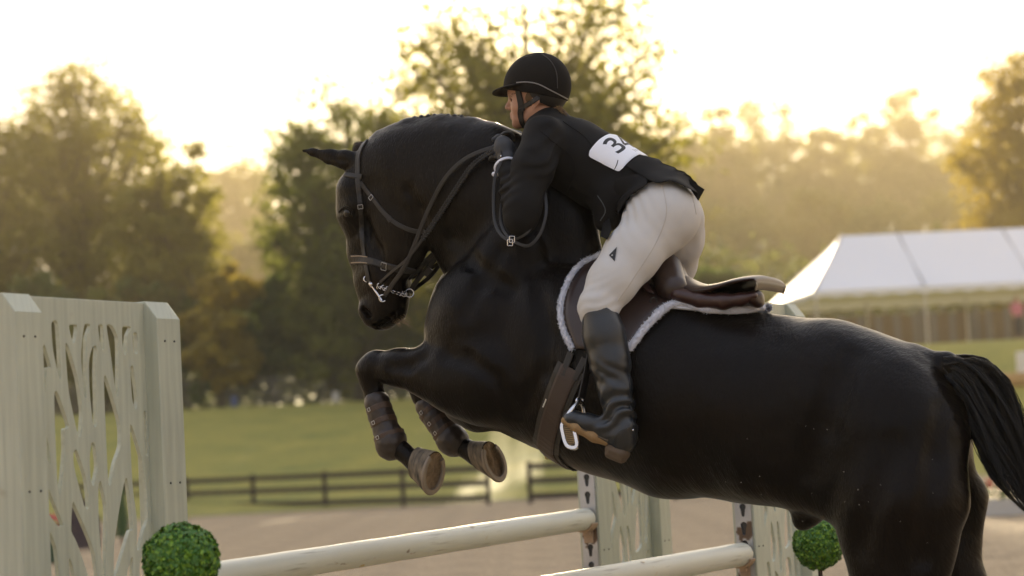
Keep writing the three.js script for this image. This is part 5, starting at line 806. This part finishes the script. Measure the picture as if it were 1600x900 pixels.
// helmet
const helmet = inFrame(thing('riding_helmet', 'black velvet riding helmet with peak and chin harness', 'helmet'));
{
  const D = new Field(0.015); D.chain([[838, 136, 53, 0, 0.84], [842, 134, 52, 0, 0.84]], 0.02);
  const A = P(784, 140, 0), Bp = P(892, 158, 0), sl = Bp.clone().sub(A).normalize(), nn = V(-sl.y, sl.x, 0); if (nn.y < 0) nn.negate();
  const harness0 = phy(lin(0.014, 0.0125, 0.0115), 0.6), velvet = phy(lin(0.010, 0.0085, 0.0075), 0.85, { sheen: 0.25, sheenColor: lin(0.08, 0.065, 0.055), sheenRoughness: 0.4, specularIntensity: 0.4 });
  D.after = (x, y, z, d) => { const cutp = -((x - A.x) * nn.x + (y - A.y) * nn.y); return Math.max(d, cutp); };
  const shellPart = part(helmet, 'shell', D.mesh(0.0045), velvet);
  const bc = P(838, 138, 0), grid = [], nor = [], k1 = mpp(bc); for (let i = 0; i < 6; i++) { grid.push([]); nor.push([]); for (let j = 0; j < 33; j++) { const f = (j / 32 - 0.5) * 2.9, s = i / 5, ext = 0.046 * Math.pow(Math.max(0, Math.cos(f * 0.98)), 0.8), a = 51 * k1 - 0.006 + s * (ext + 0.006), bz = 43 * k1 - 0.006 + s * (ext * 0.9 + 0.008), x = bc.x + Math.cos(f) * a, z = Math.sin(f) * bz; grid[i].push(V(x, bc.y + (x - bc.x) * 0.02 + 0.004 - 0.016 * s * s * Math.cos(f) - 0.05 * z * z, z)); nor[i].push(V(0, 1, 0)); } }
  part(helmet, 'peak', shell(grid, nor, 0.0055), velvet);
  const Sk = new Field(0.015); Sk.chain([[838, 136, 51.6, 0, 0.84], [842, 134, 50.6, 0, 0.84]], 0.02);
  { const a2 = P(838, 156, 0), b2 = P(888, 179, 0), s2 = b2.clone().sub(a2).normalize(), n2 = V(-s2.y, s2.x, 0); if (n2.y < 0) n2.negate(); const fr = P(848, 150, 0); Sk.after = (x, y, z, d) => Math.max(d, -((x - a2.x) * n2.x + (y - a2.y) * n2.y), (x - A.x) * nn.x + (y - A.y) * nn.y - 0.012, x - fr.x - 0.012 + 0.5 * (fr.y - y)); }
  part(helmet, 'rear_skirt', Sk.mesh(0.0042), harness0);
  const pipe = (path, w, mt, off = 0) => part(shellPart, 'piping', strapOn(D, path, 26, w, 0.0022, off), mt);
  pipe([[807, 129], [822, 128], [840, 131], [862, 142], [874, 148], [887, 155]], 0.004, std(lin(0.22, 0.21, 0.2), 0.5)); pipe([[846, 84], [860, 95], [869, 112], [871, 138]], 0.0022, std(lin(0.05, 0.045, 0.04), 0.6)); pipe([[801, 104], [815, 92], [832, 87]], 0.0022, std(lin(0.04, 0.035, 0.03), 0.6));
  const HS = new Field(0.01); HS.c = [...HEAD.c]; const web = (path, w, t = 0.003, both = true, off = 0.003) => strapOn(HS, path, 30, w, t, off, both);
  const harness = phy(lin(0.016, 0.014, 0.013), 0.6);
  part(helmet, 'chin_strap', web([[808, 130], [811, 145], [814, 162], [814, 180], [819, 195], [822, 199]], (t) => 0.024 - 0.004 * Math.sin(Math.PI * t), 0.004), harness);
  part(helmet, 'harness_strap', web([[816, 168], [828, 162], [843, 152], [856, 143]], 0.017, 0.004), harness); part(helmet, 'harness_edge', web([[806, 130], [822, 130], [840, 134], [856, 143]], 0.010, 0.004, true, 0.006), harness);
  part(helmet, 'slider', web([[812, 172], [816, 172]], 0.018, 0.004, true, 0.008), blackLeather);
  part(helmet, 'rivet', new THREE.SphereGeometry(0.003, 10, 8).translate(...Sk.hit(871, 167)), brass);
}
// gloves: palm, four curled fingers and thumb closed on the reins
function glove(label, side) {
  const f = new Field(0.008), w = 0.14 * side, o = side > 0 ? [0, 0] : [22, -8], q = (x, y, r, dw, k = 1) => [x + o[0], y + o[1], r, w + dw * side, k];
  f.chain([q(796, 262, 11.5, 0.028), q(793, 250, 12.5, 0.018)], 0.012); f.chain([q(792, 248, 13.5, 0.012, 0.85), q(788, 232, 15.5, 0.004, 0.8), q(785, 224, 12.5, 0.0, 0.8)], 0.014);
  const kn = [[784, 218, 4.6], [778, 226, 4.7], [774, 235, 4.5], [773, 243, 4.0]];
  kn.forEach(([x, y, r], i) => { f.chain([q(x + 8, y + 3, r + 1, 0.004), q(x, y, r, -0.004), q(x - 6, y + 5, r * 0.95, -0.024), q(x, y + 10, r * 0.88, -0.038), q(x + 8, y + 10, r * 0.8, -0.034)], 0.0035); });
  f.chain([q(794, 236, 6, -0.02), q(788, 219, 5.2, -0.026), q(779, 214, 4.6, -0.022), q(772, 218, 4, -0.016)], 0.004);
  const g = new THREE.Group(); g.name = 'glove'; g.userData.label = label; rider.add(g); part(g, 'leather', f.mesh(0.0028), phy(lin(0.026, 0.028, 0.034), 0.6, { bumpMap: grain, bumpScale: 0.0006, sheen: 0.2, sheenColor: lin(0.15, 0.15, 0.17) }));
  if (side > 0) { const c = f.hit(781, 245), N = f.grad(c, 0.006); part(g, 'wrist_tab', strapOn(f, [[779, 237], [781, 244], [784, 252]], 10, (t) => 0.028 - 0.012 * t, 0.0025, 0.001), blackLeather); part(g, 'snap', new THREE.SphereGeometry(0.0034, 10, 8).translate(...f.hit(783, 244).addScaledVector(TL, 0.003)), steel); }
  return f;
}
glove('near glove gripping the reins', 1); glove('far glove gripping the reins', -1);
{ const t = bridle; part(t, 'rein_loop', tube([P(782, 222, 0.1), P(784, 211, 0.09), P(792, 207, 0.08), P(800, 210, 0.07), P(803, 219, 0.06), P(800, 228, 0.05)], 0.006, 20, 8), blackLeather); }
// stirrup
const stirrup = inFrame(thing('stirrup', 'silver stirrup iron on its leather under the near boot', 'stirrup'));
{
  part(stirrup, 'stirrup_leather', (() => { const a = [P(921, 552, 0.33), P(915, 585, 0.345), P(909, 612, 0.36), P(906, 626, 0.365)]; const r = resample(a, 16); return strap(r, r.map(() => dirL(0.7, 0, 0.7)), 0.02, 0.004); })(), blackLeather); part(stirrup, 'stirrup_leather', (() => { const a = [P(924, 552, 0.325), P(917, 590, 0.335), P(913, 612, 0.35), P(909, 626, 0.355)]; const r = resample(a, 16); return strap(r, r.map(() => dirL(0.7, 0, 0.7)), 0.02, 0.004); })(), blackLeather);
  const c = P(890, 680, 0.425), a = dirL(0.2, -0.9, 0.35), b = dirL(0.85, -0.05, 0.4), q = (s, t) => c.clone().addScaledVector(a, s).addScaledVector(b, t), pts = []; for (let i = 0; i < 28; i++) { const an = i / 28 * 6.2832, cs = Math.cos(an), sn = Math.sin(an); pts.push(q(Math.sign(cs) * Math.pow(Math.abs(cs), 0.55) * 0.043, Math.sign(sn) * Math.pow(Math.abs(sn), 0.7) * 0.022)); }
  const N = a.clone().cross(b).normalize(); part(stirrup, 'tread_frame', strap(pts, pts.map(() => N), 0.013, 0.011, true), steel);
  const pad2 = [], nr = []; for (let i = 0; i < 5; i++) { pad2.push(q(lerp(-0.034, 0.034, i / 4), 0)); nr.push(N); } part(stirrup, 'tread', strap(pad2, nr, 0.026, 0.006), std(lin(0.30, 0.21, 0.10), 0.8));
  for (let i = 0; i < 9; i++) part(stirrup, 'tread_rib', strap([q(-0.03 + i * 0.0075, -0.011), q(-0.03 + i * 0.0075, 0.011)], [N, N], 0.003, 0.011), std(lin(0.10, 0.07, 0.04), 0.9));
  part(stirrup, 'arch', tube([q(-0.044, 0), P(884, 655, 0.425), P(891, 643, 0.42), P(900, 632, 0.395), P(906, 627, 0.37), P(911, 634, 0.35), P(913, 648, 0.345), P(911, 662, 0.35)], 0.0072, 40, 10), steel); part(stirrup, 'eye', ring(P(906, 626, 0.37), dirL(0.7, 0.2, 0.7), 0.010, 0.0035, 1.5), steel);
}
// ---------------------------------------------------------------- a bystander by the tent and sand flying round the horse
{
  const t = thing('person', 'bystander in pink shirt and dark trousers at the right edge by the tent', 'person'), p = landAt(1597, 90); t.position.copy(p); t.rotation.y = -1.2;
  const limbs = (f, g, k) => { for (const s of [1, -1]) { if (k.includes('l')) f.chainM([[0, 0.9, 0.09 * s, 0.095 + g], [0.02, 0.5, 0.1 * s, 0.062 + g], [0, 0.09, 0.1 * s, 0.045 + g]], 0.03); if (k.includes('a')) f.chainM([[0, 1.42, 0.19 * s, 0.055 + g], [-0.02, 1.14, 0.25 * s, 0.045 + g]], 0.03); if (k.includes('f')) f.chainM([[-0.02, 1.14, 0.25 * s, 0.04 + g], [0.1, 0.92, 0.22 * s, 0.03 + g]], 0.02); } };
  const B = new Field(0.04); B.chainM([[0, 0.95, 0, 0.12, 1.25], [0, 1.15, 0, 0.105, 1.3], [0, 1.36, 0, 0.12, 1.5]], 0.05); B.chainM([[0, 1.45, 0, 0.055], [0.01, 1.56, 0, 0.05]], 0.03); B.chainM([[0.01, 1.66, 0, 0.095, 0.82], [0.04, 1.6, 0, 0.07, 0.85]], 0.02); B.chainM([[0.115, 1.63, 0, 0.015]], 0.02); limbs(B, 0, 'laf');
  for (const s of [1, -1]) { B.chainM([[0, 0.06, 0.1 * s, 0.045], [0.13, 0.035, 0.11 * s, 0.032]], 0.02); B.chainM([[0.1, 0.92, 0.22 * s, 0.03], [0.13, 0.85, 0.21 * s, 0.032, 0.6]], 0.01); }
  part(t, 'body', B.mesh(0.02), skin);
  const S = new Field(0.04); S.chainM([[0, 0.98, 0, 0.13, 1.25], [0, 1.15, 0, 0.118, 1.3], [0, 1.36, 0, 0.13, 1.5]], 0.05); limbs(S, 0.012, 'a'); part(t, 'shirt', S.mesh(0.02), std(lin(0.55, 0.17, 0.24), 0.85));
  const T = new Field(0.04); T.chainM([[0, 0.93, 0, 0.128, 1.28]], 0.04); limbs(T, 0.014, 'l'); part(t, 'trousers', T.mesh(0.02), std(lin(0.02, 0.026, 0.05), 0.85));
  const Hr = new Field(0.02); Hr.chainM([[-0.015, 1.685, 0, 0.096, 0.86], [-0.05, 1.62, 0, 0.07, 0.95]], 0.02); part(t, 'hair', Hr.mesh(0.02), std(lin(0.08, 0.05, 0.03), 0.7));
}
{
  const R = rng(515), g = []; for (let i = 0; i < 26; i++) { const x = 1080 + 380 * R(), y = lerp(650, 860, R()), c = P(x, y, 0.36 + 0.12 * R()); g.push(new THREE.IcosahedronGeometry(0.0008 + 0.001 * R() * R(), 0).translate(c.x, c.y, c.z)); }
  const m = inFrame(new THREE.Mesh(merge(g), std(lin(0.6, 0.55, 0.48), 0.9))); m.name = 'flying_sand'; m.userData = { kind: 'stuff', label: 'grains of arena sand flying past the belly' }; m.castShadow = m.receiveShadow = true; scene.add(m);
}
renderer.render(scene, camera);
